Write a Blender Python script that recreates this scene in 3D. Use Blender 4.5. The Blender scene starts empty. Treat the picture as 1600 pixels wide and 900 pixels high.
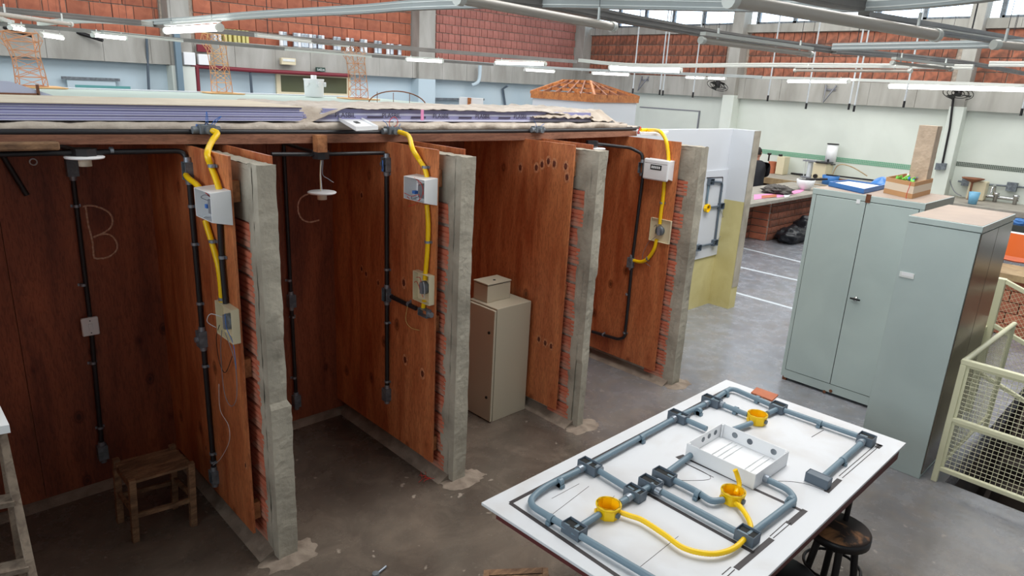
import bpy, bmesh, math, random
from mathutils import Vector, Matrix, noise
R = random.Random(7)
ORD = 'first second third fourth fifth sixth seventh eighth ninth tenth eleventh twelfth thirteenth fourteenth fifteenth sixteenth seventeenth eighteenth nineteenth twentieth twenty-first'.split()
S = bpy.context.scene
COL = S.collection
V3 = Vector
# ------------------------------------------------------------------ camera
H = 2.75
CR = V3((0.7229, -0.6891, 0.0503)); CU = V3((0.1627, 0.2409, 0.9568))
yaw, pit, rol = math.radians(45.556), math.radians(16.631), math.radians(3.007)
CF = V3((math.cos(pit)*math.cos(yaw), math.cos(pit)*math.sin(yaw), -math.sin(pit)))
r0 = V3((math.sin(yaw), -math.cos(yaw), 0)); u0 = r0.cross(CF)
CR = r0*math.cos(rol)+u0*math.sin(rol); CU = -r0*math.sin(rol)+u0*math.cos(rol)
FP = 1061.5
cam = bpy.data.objects.new('camera', bpy.data.cameras.new('camera')); COL.objects.link(cam)
cam.matrix_world = Matrix(((CR.x, CU.x, -CF.x, 0), (CR.y, CU.y, -CF.y, 0), (CR.z, CU.z, -CF.z, H), (0, 0, 0, 1)))
cam.data.sensor_width = 36; cam.data.lens = FP/1600*36; cam.data.clip_end = 200
S.camera = cam
# ------------------------------------------------------------------ world, light, exposure
S.view_settings.view_transform = 'Standard'; S.view_settings.look = 'None'
S.view_settings.exposure = 0.0; S.view_settings.gamma = 1.0; S.view_settings.use_curve_mapping = False
W = bpy.data.worlds.new('sky'); S.world = W; W.use_nodes = True
W.node_tree.nodes['Background'].inputs[0].default_value = (0.74, 0.88, 1.0, 1)
W.node_tree.nodes['Background'].inputs[1].default_value = 4.5
def area(name, loc, rot, sx, sy, power, col):
    l = bpy.data.lights.new(name, 'AREA'); l.shape = 'RECTANGLE'; l.size = sx; l.size_y = sy; l.energy = power; l.color = col
    o = bpy.data.objects.new(name, l); COL.objects.link(o); o.location = loc; o.rotation_euler = rot; return o
area('skylight', (6.0, 2.0, 5.75), (0, 0, 0), 6.4, 2.4, 400, (1.0, 0.985, 0.96))
area('skylight', (8.0, 11.0, 5.75), (0, 0, 0), 14, 4.0, 620, (0.97, 0.98, 1.0))
area('skylight', (14.5, 4.5, 5.75), (0, 0, 0), 4, 8.0, 330, (1.0, 1.0, 0.96))
area('window_light', (-5.6, 4.0, 4.2), (0, math.radians(-86), 0), 2.0, 12.0, 430, (0.86, 0.94, 1.0))  # unseen fill lamp, added to brighten faces turned to -x
# ------------------------------------------------------------------ helpers
def at(px, py, **k):
    """point of a real plane (x, y or z = value) seen at a pixel of the 1600x900 photograph"""
    d = CR*((px-800)/FP)+CU*((450-py)/FP)+CF
    (a, v), = k.items(); i = 'xyz'.index(a); C = V3((0, 0, H))
    return C+d*((v-C[i])/d[i])
class MB:
    def __init__(s): s.v = []; s.f = []; s.m = []; s.sm = []
    def add(s, vs, fs, m=0, smooth=False):
        b = len(s.v); s.v += [V3(v) for v in vs]
        for f in fs: s.f.append([b+i for i in f]); s.m.append(m); s.sm.append(smooth)
        return s
    def hexa(s, p, m=0):  # p: 4 bottom, 4 top
        return s.add(p, [(3, 2, 1, 0), (4, 5, 6, 7), (0, 1, 5, 4), (1, 2, 6, 5), (2, 3, 7, 6), (3, 0, 4, 7)], m)
    def box(s, x0, x1, y0, y1, z0, z1, m=0):
        return s.hexa([(x0, y0, z0), (x1, y0, z0), (x1, y1, z0), (x0, y1, z0), (x0, y0, z1), (x1, y0, z1), (x1, y1, z1), (x0, y1, z1)], m)
    def fbox(s, c, U, V, N, a0, a1, b0, b1, n0, n1, m=0):
        P = lambda a, b, n: c+U*a+V*b+N*n
        return s.hexa([P(a0, b0, n0), P(a1, b0, n0), P(a1, b1, n0), P(a0, b1, n0), P(a0, b0, n1), P(a1, b0, n1), P(a1, b1, n1), P(a0, b1, n1)], m)
    def tray(s, c, U, V, N, w, h, d, t=.004, m=0):
        s.fbox(c, U, V, N, -w/2, w/2, -h/2, h/2, 0, t, m)
        s.fbox(c, U, V, N, -w/2, -w/2+t, -h/2, h/2, t, d, m); s.fbox(c, U, V, N, w/2-t, w/2, -h/2, h/2, t, d, m)
        s.fbox(c, U, V, N, -w/2+t, w/2-t, -h/2, -h/2+t, t, d, m); s.fbox(c, U, V, N, -w/2+t, w/2-t, h/2-t, h/2, t, d, m)
        return s
    def cyl(s, p0, p1, r0, r1=None, n=12, m=0, smooth=True):
        r1 = r0 if r1 is None else r1
        p0 = V3(p0); p1 = V3(p1); d = (p1-p0).normalized()
        a = d.cross(V3((0, 0, 1)) if abs(d.z) < .9 else V3((1, 0, 0))).normalized(); b = d.cross(a)
        vs = []
        for p, r in ((p0, r0), (p1, r1)):
            for i in range(n):
                t = 2*math.pi*i/n; vs.append(p+(a*math.cos(t)+b*math.sin(t))*r)
        s.add(vs, [(i, (i+1) % n, n+(i+1) % n, n+i) for i in range(n)], m, smooth)
        s.add(vs[:n], [tuple(reversed(range(n)))], m); s.add(vs[n:], [tuple(range(n))], m)
        return s
    def tube(s, pts, r, n=8, m=0, rip=None):
        pts = [V3(p) for p in pts]
        T = []
        for i in range(len(pts)):
            d = (pts[min(i+1, len(pts)-1)]-pts[max(i-1, 0)])
            T.append(d.normalized() if d.length > 1e-9 else V3((0, 0, 1)))
        a = T[0].cross(V3((0, 0, 1)) if abs(T[0].z) < .9 else V3((1, 0, 0))).normalized()
        vs = []
        for i, p in enumerate(pts):
            a = (a-T[i]*a.dot(T[i])).normalized(); b = T[i].cross(a)
            rr = (r[i] if isinstance(r, (list, tuple)) else r)
            if rip and i % 2: rr *= rip
            for k in range(n):
                t = 2*math.pi*k/n; vs.append(p+(a*math.cos(t)+b*math.sin(t))*rr)
        fs = []
        for i in range(len(pts)-1):
            for k in range(n):
                fs.append((i*n+k, i*n+(k+1) % n, (i+1)*n+(k+1) % n, (i+1)*n+k))
        s.add(vs, fs, m, True)
        s.add(vs[:n], [tuple(reversed(range(n)))], m); s.add(vs[-n:], [tuple(range(n))], m)
        return s
    def lathe(s, c, prof, n=24, m=0, smooth=True, ax=V3((0, 0, 1)), arc=2*math.pi, ph=0):
        c = V3(c); a = ax.cross(V3((0, 0, 1)) if abs(ax.z) < .9 else V3((1, 0, 0))).normalized(); b = ax.cross(a)
        vs = []
        for r, z in prof:
            for i in range(n):
                t = ph+arc*i/n; vs.append(c+ax*z+(a*math.cos(t)+b*math.sin(t))*max(r, 1e-5))
        fs = []
        for j in range(len(prof)-1):
            for i in range(n): fs.append((j*n+i, j*n+(i+1) % n, (j+1)*n+(i+1) % n, (j+1)*n+i))
        return s.add(vs, fs, m, smooth)
    def prism(s, poly, z0, z1, m=0):
        n = len(poly); vs = [(p[0], p[1], z0) for p in poly]+[(p[0], p[1], z1) for p in poly]
        s.add(vs, [tuple(reversed(range(n))), tuple(range(n, 2*n))]+[(i, (i+1) % n, n+(i+1) % n, n+i) for i in range(n)], m); return s
    def grid(s, fn, nu, nv, m=0, smooth=True, thick=None):
        vs = [V3(fn(i/nu, j/nv)) for j in range(nv+1) for i in range(nu+1)]
        fs = [(j*(nu+1)+i, j*(nu+1)+i+1, (j+1)*(nu+1)+i+1, (j+1)*(nu+1)+i) for j in range(nv) for i in range(nu)]
        s.add(vs, fs, m, smooth)
        if thick is not None:
            s.add([v+V3(thick) for v in vs], [tuple(reversed(f)) for f in fs], m, smooth)
        return s
    def mesh(s, name, off=V3((0, 0, 0))):
        me = bpy.data.meshes.new(name)
        me.from_pydata([tuple(v-off) for v in s.v], [], s.f); me.update()
        for p, mi, sm in zip(me.polygons, s.m, s.sm): p.material_index = mi; p.use_smooth = sm
        bm = bmesh.new(); bm.from_mesh(me); bmesh.ops.recalc_face_normals(bm, faces=bm.faces); bm.to_mesh(me); bm.free()
        return me
    def build(s, name, mats, parent=None, bevel=0, label=None):
        if not isinstance(mats, (list, tuple)): mats = [mats]
        if parent is None:
            xs = [v.x for v in s.v]; ys = [v.y for v in s.v]; zs = [v.z for v in s.v]
            off = V3(((min(xs)+max(xs))/2, (min(ys)+max(ys))/2, min(zs)))
        else: off = wl(parent)
        me = s.mesh(name, off); o = bpy.data.objects.new(name, me); COL.objects.link(o)
        for m in mats: me.materials.append(m)
        if parent is None: o.location = off
        else: o.parent = parent
        if bevel:
            b = o.modifiers.new('bevel', 'BEVEL'); b.width = bevel; b.segments = 2; b.limit_method = 'ANGLE'; b.angle_limit = .6
        if label: o['label'] = label
        return o
def wl(o):
    p = V3((0, 0, 0))
    while o: p += o.location; o = o.parent
    return p
def tag(o, label, cat, group=None):
    o['label'] = label; o['category'] = cat
    if group: o['group'] = group
    return o
def thing(name, label, cat, loc, group=None):
    o = bpy.data.objects.new(name, None); COL.objects.link(o); o.location = loc; o.empty_display_size = .1
    return tag(o, label, cat, group)
def struct(o): o['kind'] = 'structure'; return o
def smooth(P, n=6):
    P = [V3(p) for p in P]; out = []
    for i in range(len(P)-1):
        a, b, c, d = P[max(i-1, 0)], P[i], P[i+1], P[min(i+2, len(P)-1)]
        for k in range(n):
            t = k/n; out.append(.5*((2*b)+(c-a)*t+(2*a-5*b+4*c-d)*t*t+(3*b-a-3*c+d)*t**3))
    return out+[P[-1]]
def fillet(P, r=.05, n=5):
    P = [V3(p) for p in P]; out = [P[0]]
    for i in range(1, len(P)-1):
        a, b, c = P[i-1], P[i], P[i+1]; u = a-b; w = c-b
        k = min(r, u.length*.45, w.length*.45); p = b+u.normalized()*k; q = b+w.normalized()*k
        for j in range(n+1):
            t = j/n; out.append(p*(1-t)**2+b*2*t*(1-t)+q*t*t)
    return out+[P[-1]]
X, Y, Z = V3((1, 0, 0)), V3((0, 1, 0)), V3((0, 0, 1))
# ------------------------------------------------------------------ materials
def srgb(c):
    return tuple((x/255/12.92 if x/255 < .04045 else ((x/255+.055)/1.055)**2.4) for x in c)+(1,)
def mat(name, c, rough=.6, metal=0, c2=None, sc=6, mix=(.35, .65), stretch=(1, 1, 1), bump=0, bsc=40, emit=0, det=4, rnd=0, spec=None, knots=False, grain=False, coat=0):
    m = bpy.data.materials.new(name); m.use_nodes = True; nt = m.node_tree; N = nt.nodes; L = nt.links
    b = N['Principled BSDF']; b.inputs['Roughness'].default_value = rough; b.inputs['Metallic'].default_value = metal
    if spec is not None: b.inputs['Specular IOR Level'].default_value = spec
    if coat: b.inputs['Coat Weight'].default_value = coat
    c = srgb(c); tc = N.new('ShaderNodeTexCoord'); mp = N.new('ShaderNodeMapping'); mp.inputs['Scale'].default_value = stretch
    L.new(tc.outputs['Object'], mp.inputs['Vector'])
    out = None
    if c2:
        n = N.new('ShaderNodeTexNoise'); n.inputs['Scale'].default_value = sc; n.inputs['Detail'].default_value = det; n.inputs['Distortion'].default_value = .6
        L.new(mp.outputs[0], n.inputs['Vector'])
        cr = N.new('ShaderNodeValToRGB'); cr.color_ramp.elements[0].position = mix[0]; cr.color_ramp.elements[1].position = mix[1]
        cr.color_ramp.elements[0].color = c; cr.color_ramp.elements[1].color = srgb(c2)
        L.new(n.outputs[0], cr.inputs[0]); out = cr.outputs[0]
    if grain:
        w = N.new('ShaderNodeTexNoise'); w.inputs['Scale'].default_value = 30; w.inputs['Detail'].default_value = 6; w.inputs['Distortion'].default_value = 1.2
        L.new(mp.outputs[0], w.inputs['Vector'])
        mx = N.new('ShaderNodeMix'); mx.data_type = 'RGBA'; mx.blend_type = 'MULTIPLY'; mx.inputs[0].default_value = .55
        g = N.new('ShaderNodeValToRGB'); g.color_ramp.elements[0].position = .38; g.color_ramp.elements[1].position = .55
        g.color_ramp.elements[0].color = (.45, .4, .38, 1); g.color_ramp.elements[1].color = (1, 1, 1, 1)
        L.new(w.outputs[0], g.inputs[0]); L.new(out, mx.inputs[6]); L.new(g.outputs[0], mx.inputs[7]); out = mx.outputs[2]
    if knots:
        v = N.new('ShaderNodeTexVoronoi'); v.inputs['Scale'].default_value = 1.0
        mk = N.new('ShaderNodeMapping'); mk.inputs['Scale'].default_value = (4.2, 4.2, 2.6); L.new(tc.outputs['Object'], mk.inputs['Vector']); L.new(mk.outputs[0], v.inputs['Vector'])
        kr = N.new('ShaderNodeValToRGB'); e = kr.color_ramp.elements
        e[0].position = .0; e[0].color = (.10, .05, .035, 1); e[1].position = .16; e[1].color = (1, 1, 1, 1)
        for p, q in ((.05, .2), (.075, .65), (.1, .3), (.125, .8)):
            el = kr.color_ramp.elements.new(p); el.color = (q, q*.8, q*.7, 1)
        L.new(v.outputs['Distance'], kr.inputs[0])
        mx = N.new('ShaderNodeMix'); mx.data_type = 'RGBA'; mx.blend_type = 'MULTIPLY'; mx.inputs[0].default_value = .85
        L.new(out, mx.inputs[6]); L.new(kr.outputs[0], mx.inputs[7]); out = mx.outputs[2]
    if rnd:
        oi = N.new('ShaderNodeObjectInfo'); hs = N.new('ShaderNodeHueSaturation'); mr = N.new('ShaderNodeMapRange')
        mr.inputs[3].default_value = 1-rnd; mr.inputs[4].default_value = 1+rnd
        L.new(oi.outputs['Random'], mr.inputs[0]); L.new(mr.outputs[0], hs.inputs['Value'])
        if out: L.new(out, hs.inputs['Color'])
        else: hs.inputs['Color'].default_value = c
        out = hs.outputs[0]
    if out: L.new(out, b.inputs['Base Color'])
    else: b.inputs['Base Color'].default_value = c
    if bump:
        n2 = N.new('ShaderNodeTexNoise'); n2.inputs['Scale'].default_value = bsc; n2.inputs['Detail'].default_value = 5
        L.new(mp.outputs[0], n2.inputs['Vector'])
        bp = N.new('ShaderNodeBump'); bp.inputs['Strength'].default_value = bump; bp.inputs['Distance'].default_value = .02
        L.new(n2.outputs[0], bp.inputs['Height']); L.new(bp.outputs[0], b.inputs['Normal'])
    if emit: b.inputs['Emission Color'].default_value = (1, 1, .97, 1); b.inputs['Emission Strength'].default_value = emit
    return m
M = {}
M['ply'] = mat('plywood', (212, 132, 84), .45, c2=(172, 88, 50), sc=2.2, stretch=(3.2, 3.2, .55), grain=True, knots=True, bump=.08)
M['ply_dark'] = mat('plywood_dark', (164, 88, 56), .6, c2=(118, 58, 38), sc=2.0, stretch=(3, 3, .5), grain=True, knots=True, bump=.08)  # darker, rougher plywood for the back sheets
M['ply_edge'] = mat('plywood_edge', (205, 140, 95), .7, c2=(170, 105, 65), sc=20)
M['beam'] = mat('beam_wood', (160, 112, 88), .7, c2=(120, 76, 56), sc=3, stretch=(.6, 5, 5), grain=True)
M['block'] = mat('block_wood', (190, 130, 85), .7, c2=(150, 95, 60), sc=8, grain=True)
M['oldwood'] = mat('stool_wood', (150, 115, 84), .75, c2=(104, 76, 54), sc=7, stretch=(1, 4, 4), grain=True)
M['greywood'] = mat('ladder_wood', (140, 124, 108), .8, c2=(98, 84, 72), sc=6, grain=True)
M['conc'] = mat('rough_concrete', (188, 180, 164), .9, c2=(138, 131, 118), sc=3.2, bump=.22, bsc=38, mix=(.3, .7))
M['conc_wall'] = mat('board_marked_concrete', (182, 180, 174), .85, c2=(146, 143, 135), sc=1.2, stretch=(2.5, 2.5, .6), bump=.15, mix=(.3, .75))
M['mortar'] = mat('mortar', (196, 182, 168), .95, c2=(168, 156, 144), sc=14, bump=.4)
M['brick'] = mat('hollow_brick', (190, 116, 88), .85, c2=(162, 94, 72), sc=4, rnd=.16, bump=.15, bsc=20)
M['brick_pink'] = mat('pink_brick', (186, 124, 112), .85, c2=(164, 104, 94), sc=4, rnd=.1, bump=.15, bsc=20)
M['brick_smoke'] = mat('smoky_brick', (172, 106, 82), .9, c2=(96, 68, 58), sc=5, rnd=.16, mix=(.35, .7))
M['brick_red'] = mat('grooved_brick', (206, 116, 88), .85, c2=(194, 164, 144), sc=6, rnd=.1, mix=(.5, .75))
M['white_wall'] = mat('white_plaster', (222, 228, 220), .8, c2=(212, 218, 210), sc=.8)
M['blue_wall'] = mat('pale_blue_plaster', (196, 212, 220), .8, c2=(186, 204, 214), sc=.8)
M['grey_paint'] = mat('grey_white_paint', (214, 218, 224), .7)
M['yellow_paint'] = mat('pale_yellow_paint', (214, 204, 148), .65, c2=(200, 188, 130), sc=3)
M['cement'] = mat('cement_dust', (150, 136, 122), .95, c2=(122, 108, 96), sc=9, bump=.3)
M['black_pipe'] = mat('black_pipe_paint', (34, 34, 38), .45)
M['grey_metal'] = mat('conduit_grey', (126, 134, 140), .5, c2=(92, 98, 106), sc=18, metal=.2)
M['clamp'] = mat('zinc_clamp', (150, 158, 168), .4, metal=.6)
M['yellow'] = mat('yellow_hose', (250, 204, 10), .4)
M['white_pl'] = mat('white_plastic', (240, 241, 243), .35)
M['beige_pl'] = mat('beige_plastic', (222, 210, 178), .4)
M['blue_pl'] = mat('blue_plastic', (58, 120, 190), .4)
M['bluegrey'] = mat('blue_grey_conduit', (112, 134, 148), .42)
M['bluegrey_d'] = mat('dark_grey_box', (92, 104, 116), .5)
M['board_w'] = mat('white_board_paint', (216, 218, 222), .55, c2=(200, 196, 194), sc=3, mix=(.5, .85))
M['ink'] = mat('black_line_paint', (52, 46, 48), .6)
M['red_edge'] = mat('dark_red_edge', (92, 40, 40), .6)
M['terra'] = mat('terracotta', (190, 116, 84), .8, c2=(176, 100, 70), sc=10)
M['dark_metal'] = mat('black_steel', (36, 34, 36), .4, metal=.3)
M['seat_worn'] = mat('worn_seat', (44, 30, 24), .7, c2=(150, 104, 66), sc=7, mix=(.52, .6))
M['locker'] = mat('grey_green_steel', (184, 198, 195), .36, c2=(175, 189, 187), sc=1.5)
M['locker_s'] = mat('dusty_steel_top', (168, 150, 136), .6, c2=(156, 140, 128), sc=3)
M['locker_shaded'] = mat('shaded_locker_steel', (120, 106, 92), .22, c2=(108, 96, 84), sc=1.5, metal=.55)  # locker steel on -y faces, shade and reflections put into the colour
M['seam'] = mat('dark_gap', (30, 32, 32), .8)
M['rust'] = mat('rust', (120, 72, 44), .8, c2=(90, 54, 36), sc=30)
M['beige_steel'] = mat('beige_steel', (186, 178, 158), .45)
M['cream'] = mat('cream_rail_paint', (226, 224, 190), .4)
M['galv'] = mat('galvanised_channel', (236, 236, 232), .45, c2=(216, 222, 220), sc=5, metal=.15)
M['tube_off'] = mat('unlit_tube', (196, 188, 178), .4)
M['chan_shaded'] = mat('shaded_channel', (142, 138, 134), .5, c2=(126, 124, 122), sc=4)  # channel steel with the shade of its -y sides put into the colour
M['galv_b'] = mat('channel_web', (176, 182, 182), .5)
M['tube_on'] = mat('lit_tube', (250, 250, 245), .4, emit=5)
M['white_metal'] = mat('white_fixture', (220, 222, 216), .4)
M['cord'] = mat('white_cord', (214, 220, 224), .5)
M['lav'] = mat('lavender_panel', (150, 150, 190), .45, c2=(140, 140, 180), sc=2)
M['lavl'] = mat('pale_lavender_panel', (206, 208, 230), .45)
M['pack_top'] = mat('cream_wrap', (220, 208, 186), .6, c2=(205, 190, 168), sc=4)
M['wrap'] = mat('dusty_plastic_wrap', (204, 192, 178), .5, c2=(170, 156, 142), sc=7, bump=.5, bsc=22, mix=(.3, .7))
M['stick'] = mat('craft_stick', (206, 150, 112), .7, rnd=.1)
M['stick_l'] = mat('craft_stick_light', (226, 180, 126), .7)
M['truss'] = mat('orange_timber', (206, 134, 76), .6, c2=(176, 106, 58), sc=8, grain=True)
M['truss_d'] = mat('brown_timber', (150, 96, 66), .65, c2=(120, 74, 52), sc=8)
M['red_pipe'] = mat('dark_red_pipe', (122, 34, 48), .45)
M['glass_g'] = mat('dark_green_pane', (92, 96, 72), .15)
M['exit'] = mat('exit_green', (12, 58, 48), .5)
M['white_txt'] = mat('sign_white', (235, 240, 236), .5)
M['silver'] = mat('silver_tin', (196, 204, 212), .3, metal=.7)
M['paper_y'] = mat('yellow_spine', (214, 204, 130), .7)
M['pink'] = mat('pink_paper', (236, 150, 196), .7)
M['bag'] = mat('black_bag', (34, 36, 42), .28, bump=.9, bsc=14)
M['jacket'] = mat('black_jacket', (26, 27, 34), .75)
M['skin'] = mat('skin', (196, 140, 118), .6)
M['hair'] = mat('dark_hair', (40, 28, 24), .7)
M['counter'] = mat('grey_worktop', (170, 164, 154), .6, c2=(150, 144, 134), sc=6)
M['wood_top'] = mat('pale_timber', (186, 160, 120), .65, c2=(160, 134, 98), sc=7)
M['green_t'] = mat('green_mosaic', (120, 178, 148), .4, rnd=.06)
M['dark_t'] = mat('dark_mosaic', (84, 96, 84), .4, rnd=.2)
M['orange'] = mat('orange_shell', (240, 110, 36), .45)
M['card'] = mat('cardboard', (196, 150, 104), .8)
M['card_w'] = mat('cardboard_print', (222, 206, 184), .7)
M['leaf'] = mat('green_scrap', (110, 190, 70), .5)
M['cyan'] = mat('pale_blue_plastic', (120, 180, 214), .4)
M['chrome'] = mat('chrome', (200, 200, 200), .15, metal=1)
M['chalk'] = mat('chalk', (232, 196, 170), .9, c2=(206, 150, 120), sc=60)
M['wire_r'] = mat('red_wire', (206, 60, 50), .5)
M['wire_b'] = mat('blue_wire', (70, 120, 200), .5)
M['wire_w'] = mat('white_wire', (214, 220, 226), .5)
M['wire_g'] = mat('grey_wire', (130, 132, 140), .5)
M['socket'] = mat('cream_socket', (222, 214, 196), .4)
M['brown_dark'] = mat('dark_void', (62, 50, 42), .8, c2=(44, 38, 34), sc=3)
M['block_conc'] = mat('beige_concrete', (206, 186, 164), .85, c2=(186, 166, 146), sc=9, bump=.3)
M['lane'] = mat('white_lane_paint', (206, 214, 222), .6)
M['dark_tex'] = mat('print_ink', (66, 60, 84), .6)
M['teal_txt'] = mat('teal_print', (96, 160, 160), .6)
M['cloth'] = mat('grey_brown_cloth', (104, 100, 96), .9, c2=(80, 76, 74), sc=14, bump=.5)
M['knot'] = mat('knot_wood', (118, 56, 36), .6, c2=(74, 34, 24), sc=60)
M['knot_rim'] = mat('knot_ring', (214, 150, 108), .6, c2=(170, 100, 66), sc=50)
# floor: worn polished concrete
fm = mat('worn_concrete_floor', (110, 100, 90), .42, c2=(78, 69, 62), sc=1.3, mix=(.3, .7), bump=.06, bsc=24, det=8)
nt = fm.node_tree; b = nt.nodes['Principled BSDF']
n = nt.nodes.new('ShaderNodeTexNoise'); n.inputs['Scale'].default_value = 4.5; n.inputs['Detail'].default_value = 8; n.inputs['Roughness'].default_value = .7
tc = nt.nodes.new('ShaderNodeTexCoord'); nt.links.new(tc.outputs['Object'], n.inputs['Vector'])
mr = nt.nodes.new('ShaderNodeMapRange'); mr.inputs[1].default_value = .3; mr.inputs[2].default_value = .7; mr.inputs[3].default_value = .14; mr.inputs[4].default_value = .36
nt.links.new(n.outputs[0], mr.inputs[0]); nt.links.new(mr.outputs[0], b.inputs['Roughness'])
# pale drips and spots of plaster on it
src = b.inputs['Base Color'].links[0].from_socket
n2 = nt.nodes.new('ShaderNodeTexNoise'); n2.inputs['Scale'].default_value = 11; n2.inputs['Detail'].default_value = 3
nt.links.new(tc.outputs['Object'], n2.inputs['Vector'])
cr = nt.nodes.new('ShaderNodeValToRGB'); cr.color_ramp.elements[0].position = .69; cr.color_ramp.elements[1].position = .73
nt.links.new(n2.outputs[0], cr.inputs[0])
mx = nt.nodes.new('ShaderNodeMix'); mx.data_type = 'RGBA'; mx.inputs[7].default_value = srgb((160, 148, 136))
nt.links.new(cr.outputs[0], mx.inputs[0]); nt.links.new(src, mx.inputs[6]); nt.links.new(mx.outputs[2], b.inputs['Base Color'])
sx_ = nt.nodes.new('ShaderNodeSeparateXYZ'); nt.links.new(tc.outputs['Object'], sx_.inputs[0])  # grey-blue towards +x: the window reflection is put into the floor colour
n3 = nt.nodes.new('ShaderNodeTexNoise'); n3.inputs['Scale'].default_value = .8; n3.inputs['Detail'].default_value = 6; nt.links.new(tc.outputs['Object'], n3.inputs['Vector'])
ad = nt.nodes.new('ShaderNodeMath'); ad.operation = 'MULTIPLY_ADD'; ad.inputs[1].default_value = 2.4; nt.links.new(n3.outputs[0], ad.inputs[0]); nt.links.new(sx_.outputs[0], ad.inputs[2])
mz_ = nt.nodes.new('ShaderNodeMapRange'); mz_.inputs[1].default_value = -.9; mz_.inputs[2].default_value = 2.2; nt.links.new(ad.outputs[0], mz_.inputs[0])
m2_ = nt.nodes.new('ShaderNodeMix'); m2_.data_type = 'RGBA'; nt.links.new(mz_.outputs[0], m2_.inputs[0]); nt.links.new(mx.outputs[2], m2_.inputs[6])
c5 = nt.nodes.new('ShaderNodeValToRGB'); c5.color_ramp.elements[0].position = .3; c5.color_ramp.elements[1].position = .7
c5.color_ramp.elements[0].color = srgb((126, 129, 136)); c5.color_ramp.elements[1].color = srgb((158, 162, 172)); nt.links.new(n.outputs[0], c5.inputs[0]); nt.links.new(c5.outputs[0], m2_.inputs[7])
# dusty scuffs
n4 = nt.nodes.new('ShaderNodeTexNoise'); n4.inputs['Scale'].default_value = 2.6; n4.inputs['Detail'].default_value = 12; n4.inputs['Roughness'].default_value = .75; n4.inputs['Distortion'].default_value = 1.4; nt.links.new(tc.outputs['Object'], n4.inputs['Vector'])
c6 = nt.nodes.new('ShaderNodeMapRange'); c6.inputs[1].default_value = .45; c6.inputs[2].default_value = .75; c6.inputs[3].default_value = 0; c6.inputs[4].default_value = .6; nt.links.new(n4.outputs[0], c6.inputs[0])
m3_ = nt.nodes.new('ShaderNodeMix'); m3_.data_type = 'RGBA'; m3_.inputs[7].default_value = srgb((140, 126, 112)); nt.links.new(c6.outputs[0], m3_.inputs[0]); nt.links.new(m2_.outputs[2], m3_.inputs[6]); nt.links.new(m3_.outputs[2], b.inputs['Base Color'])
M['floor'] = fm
gm = bpy.data.materials.new('clear_pane'); gm.use_nodes = True; gn = gm.node_tree
for q in list(gn.nodes): gn.nodes.remove(q)
go = gn.nodes.new('ShaderNodeOutputMaterial'); gt = gn.nodes.new('ShaderNodeBsdfTransparent'); gg = gn.nodes.new('ShaderNodeBsdfGlossy'); gx = gn.nodes.new('ShaderNodeMixShader')
gt.inputs[0].default_value = (.95, .97, 1, 1); gg.inputs['Roughness'].default_value = .05; gx.inputs[0].default_value = .06
gn.links.new(gt.outputs[0], gx.inputs[1]); gn.links.new(gg.outputs[0], gx.inputs[2]); gn.links.new(gx.outputs[0], go.inputs[0])
M['pane'] = gm
# ================================================================== SETTING
XW, YW, ZC = 17.5, 15.2, 5.9
def sbox(name, x0, x1, y0, y1, z0, z1, m, parent=None, bevel=0):
    o = MB().box(x0, x1, y0, y1, z0, z1).build(name, M[m], parent, bevel)
    return struct(o) if parent is None else o
# floor with the stair opening on the right
fl = MB()
fl.box(-6, 5.66, -5, YW, -.2, 0); fl.box(5.66, XW, .92, YW, -.2, 0); fl.box(10.5, XW, -5, .92, -.2, 0)
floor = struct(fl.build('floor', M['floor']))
sbox('floor', 5.66, 10.5, -5, .92, -1.75, -1.6, 'brown_dark')
st = struct(MB().box(5.66, 10.5, .92, .96, -1.6, -.2).box(5.64, 5.68, -5, .92, -1.6, -.2).box(10.46, 10.5, -5, .92, -1.75, -.2).box(5.64, 10.5, -5.04, -5, -1.75, -.2).build('trim_1', M['brown_dark']))
sp = thing('staircase', 'dark steel stairs going down in the railed floor opening', 'stairs', (7.6, .4, -1.6))
for i in range(9):
    MB().box(6.1+i*.26, 6.36+i*.26, -.1, .82, -1.6+i*.17, -1.56+i*.17).build('step', M['brown_dark'], sp)
MB().hexa([(6.0, .82, -1.6), (6.2, .82, -1.6), (6.2, .86, -1.6), (6.0, .86, -1.6), (8.4, .82, -.1), (8.6, .82, -.1), (8.6, .86, -.1), (8.4, .86, -.1)]).build('stringer', M['brown_dark'], sp)
MB().hexa([(6.0, -.14, -1.6), (6.2, -.14, -1.6), (6.2, -.1, -1.6), (6.0, -.1, -1.6), (8.4, -.14, -.1), (8.6, -.14, -.1), (8.6, -.1, -.1), (8.4, -.1, -.1)]).build('stringer', M['brown_dark'], sp)
# painted lane lines
for a, b_ in (((1158, 387), (1262, 412)), ((1154, 417), (1250, 439)), ((1148, 457), (1245, 484))):
    p, q = at(*a, z=0), at(*b_, z=0); w = V3((.035, 0, 0))
    o = MB().hexa([p-w, q-w, q+w, p+w, p-w+Z*.003, q-w+Z*.003, q+w+Z*.003, p+w+Z*.003]).build('trim_2', M['lane'], floor)
# ceiling
struct(MB().box(-6, XW, -5, YW+.3, ZC, ZC+.15).build('ceiling', mat('roof_underside', (200, 200, 196), .8)))
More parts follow.
